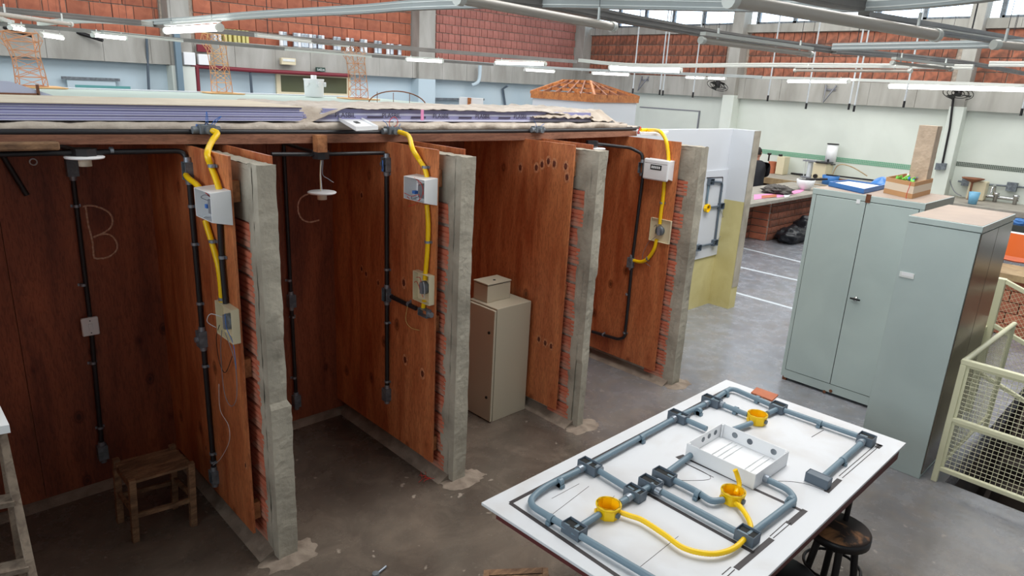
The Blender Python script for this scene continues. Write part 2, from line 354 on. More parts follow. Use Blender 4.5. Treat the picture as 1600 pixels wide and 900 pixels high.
# far walls
wl_ = sbox('wall_left', -6, XW+.3, YW, YW+.25, 0, ZC, 'mortar')
wr = sbox('wall_right', XW, XW+.25, -5, YW+.25, 0, 4.56, 'mortar')
sbox('wall_right', XW, XW+.25, -5, YW+.25, 5.5, ZC, 'conc_wall')
sbox('wall_front', -6, XW, -5.25, -5, -1.8, ZC, 'grey_paint')
sbox('wall_back', -6.25, -6, -5, YW, 0, ZC, 'white_wall')
sbox('shade_block', -6, .7, -5, .6, 0, 1.15, 'conc_wall')  # unseen mezzanine block under the camera, added to darken the left stall
MB().box(-6, XW, YW-.05, YW, 0, 2.80).build('plaster', M['blue_wall'], wl_)
MB().box(XW-.05, XW, -5, YW-.05, 0, 2.72).build('plaster', M['white_wall'], wr)
# board-marked concrete beams, cast in panels
def panels(parent, name, run, z0, z1, a0, a1, d, w, m):
    x = a0
    while x < a1-.02:
        x2 = min(x+w*R.uniform(.9, 1.1), a1); k = R.uniform(0, .008)
        if run == 'x': MB().box(x+.003, x2-.003, YW-d-k, YW-.05, z0, z1).build(name, M[m], parent)
        else: MB().box(XW-d-k, XW-.05, x+.003, x2-.003, z0, z1).build(name, M[m], parent)
        x = x2
panels(wl_, 'concrete_panel', 'x', 2.79, 3.31, 1.0, XW-.3, .25, .9, 'conc_wall')
panels(wr, 'concrete_panel', 'y', 2.71, 3.22, 1.2, YW-.3, .2, 1.0, 'conc_wall')
panels(wr, 'lintel_panel', 'y', 4.36, 4.56, 1.2, YW-.3, .12, 2.2, 'conc_wall')
# bricks, one by one
bm_cache = {}
def brick_mesh(sx, sy, sz, m, groove=0):
    k = (round(sx, 3), round(sy, 3), round(sz, 3), m, groove)
    if k not in bm_cache:
        b = MB().box(-sx/2, sx/2, -sy/2, sy/2, -sz/2, sz/2); me = b.mesh('brick'); me.materials.append(M[m]); bm_cache[k] = me
    return bm_cache[k]
def lay(parent, run, plane, a0, a1, z0, rows, bw, bh, depth, m, count, top=99, gap=.02, order=1):
    rest = MB(); off = wl(parent)
    for r in range(rows):
        z = z0+bh*(r+.5); a = a0-(bw/2 if r % 2 else 0)
        while a < a1-.03:
            lo, hi = max(a, a0)+gap/2, min(a+bw, a1)-gap/2; a += bw
            if hi-lo < .04: continue
            j = R.uniform(-.004, .006); c = (lo+hi)/2
            full = abs(hi-lo-(bw-gap)) < 1e-4
            if count[0] < 300:
                if run == 'x': me = brick_mesh(hi-lo, depth, bh-gap, m); p = V3((c, plane-j, z))
                else: me = brick_mesh(depth, hi-lo, bh-gap, m); p = V3((plane-j, c, z))
                o = bpy.data.objects.new('brick', me); COL.objects.link(o); o.parent = parent; o.location = p-off; count[0] += 1
            else:
                if run == 'x': rest.box(lo, hi, plane-j-depth/2, plane-j+depth/2, z-bh/2+gap/2, z+bh/2-gap/2)
                else: rest.box(plane-j-depth/2, plane-j+depth/2, lo, hi, z-bh/2+gap/2, z+bh/2-gap/2)
    if rest.v:
        o = rest.build('far_bricks', M[m], parent); o['kind'] = 'stuff'
cnt = [0]
lay(wl_, 'x', YW-.01, 5.45, 10.8, 3.31, 6, .37, .26, .05, 'brick', cnt)
lay(wl_, 'x', YW-.01, 1.2, 4.8, 3.31, 5, .37, .26, .05, 'brick', cnt)
lay(wl_, 'x', YW-.01, 11.6, 17.1, 3.31, 10, .21, .22, .05, 'brick_pink', cnt)
cnt = [0]
lay(wr, 'y', XW-.01, 4.6, 9.4, 3.22, 4, .27, .283, .05, 'brick_smoke', cnt)
lay(wr, 'y', XW-.01, 10.05, 15.0, 3.22, 4, .27, .283, .05, 'brick_smoke', cnt)
lay(wr, 'y', XW-.01, 1.6, 4.2, 3.22, 4, .4, .283, .05, 'brick_smoke', cnt)
# concrete columns
def col(x0, x1, y0, y1, z0=0, lower=None):
    c = thing('concrete_column', '', 'column', ((x0+x1)/2, (y0+y1)/2, z0)); del c['category']; del c['label']; c['kind'] = 'structure'
    MB().box(x0, x1, y0, y1, 2.78 if lower else z0, ZC).build('shaft', M['conc_wall'], c, .01)
    if lower: MB().box(x0-.02, x1+.02, y0-.02, y1, z0, 2.78).build('painted_base', M[lower], c, .01)
    c.name = 'trim_3'
def colx(pa, pb, y, lower):
    col(at(*pa, y=y).x, at(*pb, y=y).x, y, YW+.02, 0, lower)
colx((262, 20), (296, 22), 14.85, 'white_wall')
colx((655, 70), (680, 72), 14.85, 'blue_wall')
for pa, pb in (((1135, 110), (1152, 110)), ((1490, 140), (1512, 141))):
    ya, yb = at(*pa, x=17.12).y, at(*pb, x=17.12).y; col(17.12, XW+.02, yb, ya, 0, 'white_wall')
col(17.1, XW, 14.8, YW, 0, 'white_wall')
# high windows in the right wall
y = 14.75; wn = 1
for (ya, yb) in ((14.8, 9.95), (9.3, 4.42), (3.95, 0.2)):
    w = thing('window_%d' % wn, '', 'window', (XW+.1, (ya+yb)/2, 4.56)); del w['label']; del w['category']; w['kind'] = 'structure'; wn += 1
    n_ = round((ya-yb)/.98); s_ = (ya-yb)/n_
    f = MB(); f.box(XW+.02, XW+.1, yb, ya, 4.56, 4.62); f.box(XW+.02, XW+.1, yb, ya, 5.44, 5.5)
    f.build('window_frame', M['grey_metal'], w)
    for i in range(n_+1): MB().box(XW+.02, XW+.1, yb+i*s_-.045, yb+i*s_+.045, 4.56, 5.5).build('mullion', M['grey_metal'], w)
    for i in range(n_): MB().box(XW+.055, XW+.06, yb+i*s_+.045, yb+(i+1)*s_-.045, 4.62, 5.44).build('pane', M['pane'], w)
# mosaic strips
def strip(y0, y1, z0, z1, m, n):
    o = thing('mosaic_strip', '', 'strip', (XW-.05, (y0+y1)/2, z0)); del o['label']; del o['category']; o['kind'] = 'structure'; o.name = 'trim_4'
    mb = MB(); s_ = (z1-z0)/3
    yy = y0
    while yy < y1:
        for k in range(3): mb.box(XW-.058, XW-.05, yy+.004, yy+s_-.004, z0+k*s_+.004, z0+(k+1)*s_-.004)
        yy += s_
    t = mb.build('mosaic_tiles', M[m], o); t['kind'] = 'stuff'
strip(4.6, 14.5, 1.34, 1.46, 'green_t', 3)
strip(1.6, 4.1, 1.54, 1.64, 'dark_t', 3)
# doorway with dark panes in the left wall
d = at(430, 115, y=YW-.06); d2 = at(546, 122, y=YW-.06)
dw = thing('door_1', '', 'x', ((d.x+d2.x)/2, YW-.07, 0)); del dw['label']; del dw['category']; dw['kind'] = 'structure'
for a0, a1, z0, z1 in ((d.x, d.x+.1, 0, 2.78), (d2.x-.1, d2.x, 0, 2.78), (d.x+.1, d2.x-.1, 2.70, 2.78), (d.x+.1, d2.x-.1, 2.2, 2.34)):
    MB().box(a0, a1, YW-.11, YW-.05, z0, z1).build('frame', M['beige_pl'], dw)
MB().box(d.x+.1, d2.x-.1, YW-.08, YW-.06, 2.34, 2.70).build('pane', M['glass_g'], dw)
MB().box(d.x+.1, d2.x-.1, YW-.09, YW-.05, 0, 2.2).build('door_leaf', M['beige_pl'], dw)
# ================================================================== PARTITIONS of the stalls
XP = [(1.43, 1.53), (2.73, 2.842), (4.05, 4.147), (5.45, 5.57)]
YF = [3.30, 3.285, 3.27, 3.25]; ZT = 2.305
def conc_edge(x0, x1, y0, y1, zt, seed, prof):
    """rough cast edge of a wall: stacked jittered outlines"""
    rr = random.Random(seed); n = 64; vs = []; per = 14
    out = []
    for i in range(4): out.append((x0+(x1-x0)*i/3, y0))
    for i in range(1, 4): out.append((x1, y0+(y1-y0)*i/4))
    for i in range(4): out.append((x1-(x1-x0)*i/3, y1))
    for i in range(1, 4): out.append((x0, y1-(y1-y0)*i/4))
    per = len(out); mb = MB(); cx, cy = (x0+x1)/2, (y0+y1)/2
    for j in range(n+1):
        z = zt*j/n; dx0, dx1, dy = prof(z)
        for (x, y) in out:
            k = noise.noise(V3((x*9, y*9+seed*5, z*7)))*.006+noise.noise(V3((x*40, y*40+seed, z*26)))*.0035
            xx = x+(dx1 if x > cx else dx0); yy = y+(dy if y < cy else 0)
            q = V3((xx-cx, yy-cy, 0)); q.normalize()
            vs.append(V3((xx, yy, z+(noise.noise(V3((x*20, y*20, seed)))*.012 if j == n else 0)))+q*k)
    fs = [(j*per+i, j*per+(i+1) % per, (j+1)*per+(i+1) % per, (j+1)*per+i) for j in range(n) for i in range(per)]
    mb.add(vs, fs); mb.add(vs[-per:], [tuple(range(per))])
    return mb
profs = [lambda z: (0, .018 if z < 1.0 else 0, -.012 if z < 1.0 else 0),
         lambda z: (0, .004*math.sin(z*3), 0), lambda z: (.012 if z < .6 else 0, -.012 if z < 1.3 else .004, 0), lambda z: (0, .006*math.sin(z*5), 0)]
gm_cache = {}
def grooved(sy, sz, d=.03):
    k = (round(sy, 3), round(sz, 3))
    if k not in gm_cache:
        prof = [(-sz/2, 0)]; 
        for q in (-.25, 0, .25):
            zc = q*sz; prof += [(zc-.006, 0), (zc-.003, .008), (zc+.003, .008), (zc+.006, 0)]
        prof.append((sz/2, 0))
        vs = []
        for yy in (-sy/2, sy/2):
            for z, x in prof: vs.append(V3((-d/2+x, yy, z)))
            vs.append(V3((d/2, yy, sz/2))); vs.append(V3((d/2, yy, -sz/2)))
        n = len(prof)+2; mb = MB().add(vs, [(i, (i+1) % n, n+(i+1) % n, n+i) for i in range(n)]+[tuple(range(n)), tuple(range(2*n-1, n-1, -1))])
        me = mb.mesh('brick'); me.materials.append(M['brick_red']); gm_cache[k] = me
    return gm_cache[k]
plabels = ['first brick partition from the left, with the tallest white box on its plywood',
           'second brick partition from the left, plywood with a red-wired open white box',
           'third brick partition from the left, its plywood bare with a row of knots at the top',
           'fourth brick partition from the left, plywood with a closed white breaker box']
parts = []
for k in range(4):
    x0, x1 = XP[k]; yf = YF[k]
    t = thing('brick_partition', plabels[k], 'wall', (x0+.05, 4.0, 0)); parts.append(t)
    MB().box(x0+.02, x1-.005, yf+.1, 4.8, 0, 2.30).build('mortar_core', M['mortar'], t)
    pw = (.155 if k < 3 else .13)
    conc_edge(x0, x1, yf, yf+pw*.72, ZT, k+1, profs[k]).build('concrete_edge', M['conc'], t)
    # ragged plaster band over the side of the bricks
    def side(u, v, x0=x0, yf=yf, k=k):
        z = v*2.29; yy = yf+.06+u*(.075+.035*noise.noise(V3((z*3.1, k*7.3, 0)))+.02*noise.noise(V3((z*11, k*3, 2))))
        return (x0+.004-.006*(1-u)+.004*noise.noise(V3((yy*30, z*20, k))), yy, z)
    MB().grid(side, 5, 70, thick=(.03, 0, 0)).build('plaster_band', M['conc'], t)
    tp = MB().grid(lambda u, v, x0=x0, x1=x1, yf=yf, k=k: (x0+u*(x1-x0), yf+.05+v*1.3, 2.302+.007*noise.noise(V3((u*4+k, v*22, 1)))), 5, 40, thick=(0, 0, -.03)).build('mortar_cap', M['conc'], t)
    z = .03; off = wl(t)
    while z < 1.87:
        h = .14; me = grooved(.24, h-.012)
        o = bpy.data.objects.new('brick', me); COL.objects.link(o); o.parent = t
        o.location = V3((x0+.018+R.uniform(-.003, .003), yf+.06+.16+R.uniform(0, .012), z+h/2))-off; z += h+.012
    MB().box(x0+.003, x0+.05, yf+.07, yf+.5, 2.0, 2.298).build('plaster_patch', M['conc'], t)
    # plywood on battens
    zb, zt = (.115, 2.335)
    px = x0-.068; pw_ = [3.475, 3.445, 3.46, 3.43][k]
    MB().box(px, px+.015, pw_, 4.77, zb, zt).build('plywood_panel', [M['ply']], t)
    for zz in (2.15, 1.16, .24):
        MB().box(px+.0155, x0-.004, pw_+.03, pw_+.085 if k else pw_+.075, zz-.055, zz+.055).build('batten', M['block'], t)
    for yy in (4.1, 4.7): MB().box(px+.0155, x0-.004, yy, yy+.05, zb, zt-.02).build('batten', M['block'], t)
    if k < 3:
        MB().box(x1+.03, x1+.045, 3.43+.01*k, 4.77, zb, 2.335).build('plywood_panel', [M['ply']], t)
        MB().box(x1+.004, x1+.0295, 3.9, 3.96, .15, 2.2).build('batten', M['block'], t)
def knot(k, px, py, r=.02, lab=None):
    kx = XP[k][0]-.068; p = at(px, py, x=kx)
    for prof, nm in (([(0, .0014), (r*.6, .0012), (r*.7, .0004)], 'knot'), ([(r*.7, .0009), (r*1.05, .0007), (r*1.25, .0001)], 'knot_rim')):
        mb = MB().lathe(V3((kx-.0002, p.y, p.z)), prof, 18, ax=V3((-1, 0, 0)))
        for v in mb.v: v.z = p.z+(v.z-p.z)*1.5
        mb.build(nm, M[nm], parts[k])
for q in ((813, 262), (838, 262), (847, 257), (857, 252), (866, 256), (884, 260), (886, 277)): knot(2, q[0], q[1], .024)
for q in ((842, 530), (852, 536), (861, 541)): knot(2, q[0], q[1], .022)
for q in ((631, 442), (633, 562), (565, 420), (591, 442), (572, 428), (565, 305), (660, 584)): knot(1, q[0], q[1], .024 if q[0] > 600 else .017)
for q in ((322, 700), (384, 727)): knot(0, q[0], q[1], .014)
# one more partition just outside the left of the frame
t = thing('brick_partition', 'plain partition closing the left side of the first stall, at the very left edge', 'wall', (.05, 4.0, 0))
MB().box(-.02, .075, 3.3, 4.8, 0, 2.30).build('mortar_core', M['mortar'], t); MB().box(.105, .12, 3.45, 4.765, .115, 2.335).build('plywood_panel', M['ply'], t)
MB().box(.076, .104, 4.1, 4.15, .12, 2.3).build('batten', M['block'], t)
# plaster skirt along the foot of each partition
for k in range(4):
    x0, x1 = XP[k]
    MB().hexa([(x0-.09, YF[k]+.05, 0.0005), (x0+.02, YF[k]+.05, 0.0005), (x0+.02, 4.75, 0.0005), (x0-.09, 4.75, 0.0005), (x0-.03, YF[k]+.05, .03), (x0+.02, YF[k]+.05, .05), (x0+.02, 4.75, .05), (x0-.03, 4.75, .03)]).build('mortar_skirt', M['cement'], parts[k])
    cx, cy = (x0+x1)/2, YF[k]-.01
    po = []
    for i in range(40):
        a = 2*math.pi*i/40; r = .15+.05*noise.noise(V3((math.cos(a)*2+k*3, math.sin(a)*2, 1)))+.03*noise.noise(V3((math.cos(a)*6+k, math.sin(a)*6, 2)))
        po.append((cx+.02+math.cos(a)*r*1.15, cy+math.sin(a)*r*.7))
    c = V3((cx, cy, .012)); mb = MB(); vs = [c]+[V3((x, y, .0012)) for x, y in po]+[V3((cx+(x-cx)*.6, cy+(y-cy)*.6, .008)) for x, y in po]
    fs = []
    for i in range(40): j = (i+1) % 40; fs += [(1+i, 1+j, 41+j, 41+i), (41+i, 41+j, 0)]
    mb.add(vs, fs, 0, True).build('mortar_spill', M['cement'], parts[k])
# back plywood wall, white divider at the far end
bk = thing('plywood_back_wall', 'dark plywood sheets closing the back of the stalls, chalk letters B and C on them', 'wall', (2.5, 4.8, 0))
xs = [-1.4, -.18, .55, 1.46, 2.15, 2.76, 3.4, 4.08, 4.8, 5.48]
for a, b_ in zip(xs, xs[1:]):
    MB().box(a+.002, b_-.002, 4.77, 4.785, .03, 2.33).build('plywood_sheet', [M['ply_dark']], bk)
MB().box(-1.4, 5.5, 4.787, 4.85, 0, 2.33).build('framing', M['block'], bk)
MB().hexa([(-1.4, 4.68, .0005), (5.4, 4.68, .0005), (5.4, 4.785, .0005), (-1.4, 4.785, .0005), (-1.4, 4.74, .025), (5.4, 4.74, .025), (5.4, 4.768, .03), (-1.4, 4.768, .03)]).build('mortar_skirt', M['cement'], bk)
def chalk(strokes):
    mb = MB()
    for s_ in strokes:
        p = smooth([at(*q, y=4.768) for q in s_], 5); 
        mb.tube([V3((q.x+R.uniform(-.001, .001), 4.7685, q.z+R.uniform(-.001, .001))) for q in p], .0065, 5)
    for v in mb.v: v.y = 4.7693+(v.y-4.7685)*.12
    mb.build('chalk_letter', M['chalk'], bk)
chalk([[(134, 322), (138, 350), (144, 375), (147, 402)], [(129, 323), (140, 321), (158, 325), (172, 334), (176, 346), (170, 359), (146, 371)], [(146, 371), (160, 366), (174, 368), (183, 380), (181, 393), (168, 402), (152, 404), (146, 402)]])
chalk([[(482, 303), (471, 309), (466, 320), (467, 333), (473, 343), (484, 347), (499, 344)]])
for q in ((52, 253),): 
    p = at(*q, y=4.765); MB().tube([p+V3((math.cos(a)*.018, 0, math.sin(a)*.018)) for a in [i*.4 for i in range(16)]]+[p+V3((.018, 0, 0))], .004, 6).build('ring', M['wire_w'], bk)
wd = thing('white_yellow_divider', 'L-shaped painted wall, white above and yellow below, beyond the last stall', 'wall', (7.5, 4.5, 0))
MB().box(5.62, 8.22, 4.5, 4.6, 1.45, 2.35).box(8.22, 8.38, 4.2, 4.6, 1.45, 2.35).build('white_upper', M['grey_paint'], wd)
MB().box(5.62, 8.22, 4.498, 4.6, 0, 1.45).box(8.22, 8.382, 4.198, 4.6, 0, 1.45).build('yellow_lower', M['yellow_paint'], wd)
MB().box(8.225, 8.38, 4.19, 4.1965, 0.3, 2.35).build('grey_end', M['conc'], wd)
# ================================================================== ROOF OF THE STALLS
bp_ = [at(x, y, y=4.0) for x, y in ((0, 226), (400, 225), (600, 222), (800, 219.5), (995, 212.5))]
bt_ = [at(x, y, y=4.0) for x, y in ((0, 211), (400, 210), (600, 209.5), (800, 208.5), (995, 205))]
bm_ = MB(); P0 = [V3((-1.4, 4.0, 2.345))]+bp_; P1 = [V3((-1.4, 4.0, 2.395))]+bt_
vs = []
for a, b_ in zip(P0, P1): vs += [a, b_, b_+Y*.07, a+Y*.07]
n = len(P0); fs = [(i*4+k, i*4+(k+1) % 4, i*4+4+(k+1) % 4, i*4+4+k) for i in range(n-1) for k in range(4)]+[(0, 1, 2, 3), (4*n-1, 4*n-2, 4*n-3, 4*n-4)]
bm_.add(vs, fs); tag(bm_.build('timber_beam', M['beam']), 'long brown timber beam lying across the tops of the brick partitions', 'beam')
p = at(0, 219, y=3.97); q = at(92, 220, y=3.97)
tag(MB().box(-.6, q.x, 3.955, 3.995, q.z-.045, q.z-.002).build('timber_offcut', M['oldwood'], None, .01), 'round-ended grey timber piece against the left end of the beam', 'plank')
p = at(504, 223, y=3.93)
tag(MB().box(p.x-.032, p.x+.032, 3.93, 3.995, p.z-.06, p.z+.045).build('wood_block', M['block']), 'small orange wood block fixed to the beam above the hanging wires', 'wood block')
for y in (): tag(MB().box(-1.4, 5.5, y, y+.07, 2.342, 2.392).build('timber_joist', M['beam']), 'timber joist under the panel stack, hidden behind the front beam', 'beam', 'joists under the panel stack')
# lower wrapped pack
def wrinkle(p, a=.012, f=6, s=0):
    return V3((noise.noise(V3((p.x*f, p.y*f, p.z*f+s))), noise.noise(V3((p.x*f+9, p.y*f, p.z*f+s))), noise.noise(V3((p.x*f, p.y*f+5, p.z*f+s)))))*a
def wrapbox(x0, x1, y0, y1, z0, z1, a, f, nx, seed, fold=None):
    """a closed wrinkled sleeve running along x"""
    out = [(y0, z0), (y0, (z0+z1)/2), (y0, z1), ((y0*3+y1)/4, z1), ((y0+y1)/2, z1), ((y0+y1*3)/4, z1), (y1, z1), (y1, z0)]
    vs = []; per = len(out)
    for i in range(nx+1):
        x = x0+(x1-x0)*i/nx
        for (y, z) in out:
            p = V3((x, y, z)); w = wrinkle(p, a, f, seed)
            if z == z0: w.z = abs(w.z)*.2
            vs.append(p+w)
    fs = [(i*per+k, i*per+(k+1) % per, i*per+per+(k+1) % per, i*per+per+k) for i in range(nx) for k in range(per)]
    return MB().add(vs, fs+[tuple(range(per)), tuple(range(nx*per+per-1, nx*per-1, -1))], 0, True)
lw = thing('wrapped_panel_pack', 'long low pack of panels in dusty plastic wrap, lying directly on the timber beam', 'panel pack', (2, 4.7, 2.395))
MB().box(-1.4, 5.35, 4.13, 5.3, 2.397, 2.43).build('panels', M['lavl'], lw)
wrapbox(-1.4, 5.42, 4.075, 5.36, 2.396, 2.452, .016, 9, 150, 1).build('plastic_wrap', M['wrap'], lw)
def text(s, size, loc, rot, m, parent, name='printed_text', ext=.0006, flatten=None):
    c = bpy.data.curves.new(name, 'FONT'); c.body = s; c.size = size; c.extrude = ext; c.align_x = 'CENTER'; c.align_y = 'CENTER'; c.resolution_u = 2
    t = bpy.data.objects.new('tmp', c); COL.objects.link(t); dg = bpy.context.evaluated_depsgraph_get(); dg.update()
    me = bpy.data.meshes.new_from_object(t.evaluated_get(dg)); bpy.data.objects.remove(t)
    me.materials.clear(); me.materials.append(M[m]); o = bpy.data.objects.new(name, me); COL.objects.link(o)
    o.parent = parent; o.location = V3(loc)-(wl(parent) if parent else V3((0, 0, 0))); o.rotation_euler = rot; return o
# loose lavender panels on the left, each its own
zz = 2.462
for i in range(6):
    a = 4.15+R.uniform(-.006, .006)
    o = thing('lining_board', ['bottom', 'second lowest', 'third lowest', 'third highest', 'second highest', 'topmost'][i]+' lavender lining board of the uncovered pile at the left', 'board', (.4, a, zz), 'lavender boards in the uncovered pile')
    MB().box(-1.4, 2.12+R.uniform(-.03, .03), a, a+.86, zz+.0035, zz+.0135).build('core', M['lav'], o)
    MB().box(-1.4, 2.12, a-.003, a+.86, zz, zz+.0034).build('edge_strip', M['lavl'], o)
    zz += .0137
tag(MB().box(-1.4, 2.12, 4.14, 5.0, zz, zz+.004).build('cover_sheet', M['pack_top']), 'cream cover sheet on top of the uncovered lavender pile', 'sheet')
# wrapped pack on the right with printing
rp = thing('printed_panel_pack', 'pile of lavender panels printed PLASBIL, half covered by crumpled plastic', 'panel pack', (3.6, 4.6, 2.46))
for i in range(6):
    x0 = 2.2+.02*i
    MB().box(x0, 5.0, 4.17+.002*i, 5.05, 2.458+.0135*i, 2.4575+.0135*(i+1)).build('panel', M['lav' if i % 3 else 'lavl'], rp)
for px_, s_ in ((540, 'PLASBIL'), (612, 'PLASBIL'), (690, 'PLASBIL'), (755, 'PLASBIL'), (814, 'PLASBIL'), (864, 'PLASBIL')):
    c = at(px_, 0, y=4.165); x = at(px_, 181 if px_ < 700 else 185, y=4.165).x
    text(s_, .046, (x, 4.1675, 2.497), (math.pi/2, 0, 0), 'dark_tex', rp)
    MB().box(x+.17, x+.30, 4.1672, 4.1682, 2.482, 2.494).build('print_mark', M['dark_tex'], rp)
pw = thing('crumpled_plastic', 'crumpled cream plastic sheet thrown over the printed panel pile, bunched at both ends', 'plastic sheet', (3.6, 4.6, 2.54))
def cover(u, v):
    x = 1.98+u*3.5; y = 4.15+v*1.0
    e = min(1, max(0, (x-4.35)/.7)); s_ = min(1, max(0, (2.45-x)/.3))
    z = 2.548+.012*noise.noise(V3((x*6, y*5, 0)))+.008*noise.noise(V3((x*17, y*12, 3)))
    if v < .12:
        z -= (.12-v)*(.02+ .75*e+.75*s_+.08*max(0, noise.noise(V3((x*2.4, 0, 7)))))
    z += e*(.01+.02*noise.noise(V3((x*14, y*9, 5))))
    z -= max(0, x-5.25)*.45+max(0, 2.12-x)*.7
    return (x, y-(.03*e+.03*s_)*(1-v)+.01*noise.noise(V3((x*9, v*4, 8))), max(z, 2.455))
MB().grid(cover, 170, 22, thick=(0, 0, -.003)).build('sheet', M['wrap'], pw)
MB().grid(lambda u, v: (4.2+u*.75, 4.1+v*.15, 2.50+.05*math.sin(u*3.1)*v+.02*noise.noise(V3((u*12, v*6, 2)))), 40, 8, thick=(0, 0, -.003)).build('fold', M['wrap'], pw)
p = at(655, 176, y=4.155)
MB().box(p.x-.012, p.x+.012, 4.115, 4.12, 2.47, 2.545).build('pink_tape', M['pink'], pw)
tag(MB().grid(lambda u, v: (5.35+u*.5, 4.15+v*.5, 2.40+.025*noise.noise(V3((u*6, v*5, 4)))+.03*(1-u)), 16, 12, thick=(0, 0, -.01)).build('grey_cloth', M['wrap']), 'grey crumpled cloth beyond the right end of the panel packs', 'cloth')
# conduit running along the beam with three open boxes
rc = thing('beam_conduit', 'dark conduit lying along the top of the timber beam below the wrapped pack', 'conduit', (2.5, 4.03, 2.4))
pl = [V3((-1.4, 4.03, 2.412))]+[at(x, y, y=4.03) for x, y in ((0, 206.5), (200, 206.5), (320, 206), (480, 206.5), (612, 206.5), (838, 204.5), (993, 201.5))]
MB().tube(smooth(pl, 4), .016, 10).build('pipe', M['black_pipe'], rc)
def jbox(px, py, lab, wires, c2='grey_metal'):
    c = at(px, py, y=4.0); t = thing('junction_box', lab, 'junction box', c-Z*.02)
    MB().tray(c-Z*.02, X, Y, Z, .085, .07, .05, .004).build('box_body', M[c2], t, .002)
    for a, b_ in ((c-X*.075, c-X*.042), (c+X*.042, c+X*.075), (c-Y*.034, c-Y*.058)): MB().cyl(a, b_, .021).build('box_neck', M[c2], t)
    for i, (m, loops) in enumerate(wires):
        MB().tube(smooth([c+V3(q) for q in loops], 5), .0022, 5).build('wire', M[m], t)
    return c
J1 = jbox(322, 203, 'open junction box above the first partition with two blue wire loops standing up', [('wire_b', [(0, 0, 0), (.005, 0, .06), (.01, 0, .10), (.014, 0, .06), (.008, 0, 0)]), ('wire_b', [(.01, 0, 0), (.05, 0, .05), (.09, 0, .075), (.06, 0, .045), (.02, 0, 0)]), ('black_pipe', [(-.02, 0, 0), (0, -.01, .04), (.03, 0, 0)]), ('wire_b', [(-.02, 0, 0), (-.05, 0, .03), (-.055, -.01, .01)])])
J2 = jbox(612, 205, 'open junction box above the second partition with looped red and blue wires', [('wire_r', [(0, 0, 0), (-.02, 0, .06), (.02, 0, .095), (.05, 0, .06), (.01, 0, .01)]), ('wire_b', [(-.02, 0, 0), (-.04, 0, .05), (-.07, 0, .07)]), ('wire_w', [(0, 0, 0), (.01, -.01, .06), (.04, 0, .05), (.02, 0, 0)]), ('wire_b', [(0, 0, 0), (.05, 0, .02), (.07, 0, .05)])])
J3 = jbox(840, 203, 'open junction box above the third partition with short blue wires', [('wire_b', [(-.01, 0, 0), (-.02, 0, .04), (-.05, 0, .075)]), ('wire_b', [(.01, 0, 0), (.04, 0, .03), (.075, 0, .05)]), ('wire_w', [(-.03, 0, 0), (-.04, -.01, .03), (-.045, -.02, -.01)])])
# loose white cover frames
def coverframe(pts, zref, lab, name='switchboard_lid', slot=True):
    P = [at(*q, z=zref) for q in pts]; c = sum(P, V3())/4; t = thing(name, lab, 'lid', c)
    mb = MB(); mb.hexa([p-Z*.0 for p in P]+[p+Z*.012 for p in P]); inner = [c+(p-c)*.82 for p in P]
    mb.build('plate', M['white_pl'], t, .002)
    r = MB()
    for i in range(4):
        a, b_ = P[i], P[(i+1) % 4]; ai, bi = c+(a-c)*.9, c+(b_-c)*.9
        r.hexa([a+Z*.012, b_+Z*.012, bi+Z*.012, ai+Z*.012, a+Z*.024, b_+Z*.024, bi+Z*.02, ai+Z*.02])
    r.build('rim', M['white_pl'], t)
    if slot:
        a, b_ = (P[0]+P[3])/2, (P[1]+P[2])/2; d_ = (P[1]-P[0]).normalized(); w_ = (P[3]-P[0]).normalized()
        cc = c+Z*.0125; MB().hexa([cc-d_*.02-w_*.08, cc+d_*.02-w_*.08, cc+d_*.02+w_*.08, cc-d_*.02+w_*.08, cc-d_*.02-w_*.08+Z*.003, cc+d_*.02-w_*.08+Z*.003, cc+d_*.02+w_*.08+Z*.003, cc-d_*.02+w_*.08+Z*.003]).build('slot', M['seam'], t)
    return t
coverframe([(556, 205), (591, 203), (562, 187), (526, 187)], 2.46, 'white slotted switchboard lid lying on the wrapped pack')
tag(coverframe([(1000, 211), (1036, 213), (1045, 208), (998, 207)], 2.36, 'x', slot=False), 'thin white lid lying on top of the last partition', 'lid')
# ================================================================== WIRING OF THE STALLS
def pipe(t, pts, r=.0145, m='black_pipe', name='pipe', fil=.05): MB().tube(fillet(pts, fil), r, 12).build(name, M[m], t)
def clampat(t, p, ax, r=.0145, side=None):
    mb = MB().cyl(p-ax*.008, p+ax*.008, r+.004, n=14)
    if side is not None:
        w = ax.cross(side).normalized(); mb.fbox(p+side*(-r), w, ax, side, -r-.012, r+.012, -.008, .008, -.002, .003)
    mb.build('clamp', M['clamp'], t)
def cbox(t, c, U, V, N, w=.06, h=.1, d=.05, lid=False, m='grey_metal', necks=('v+', 'v-')):
    mb = MB().tray(c-N*.024, U, V, N, w, h, d, .004)
    mb.build('conduit_box', M[m], t, .003)
    for k in necks:
        D = {'v': V, 'u': U}[k[0]]*(1 if k[1] == '+' else -1); L_ = h/2 if k[0] == 'v' else w/2
        MB().cyl(c+D*(L_-.002), c+D*(L_+.026), .021, .019).build('box_neck', M['clamp'], t)
    if lid: MB().fbox(c-N*.024, U, V, N, -w/2, w/2, -h/2, h/2, d, d+.003).build('box_lid', M[m], t)
UX = V3((-1, 0, 0))
def wires(t, c, lst):
    for m, pts in lst: MB().tube(smooth(pts, 6), .0022, 5).build('wire', M[m], t)
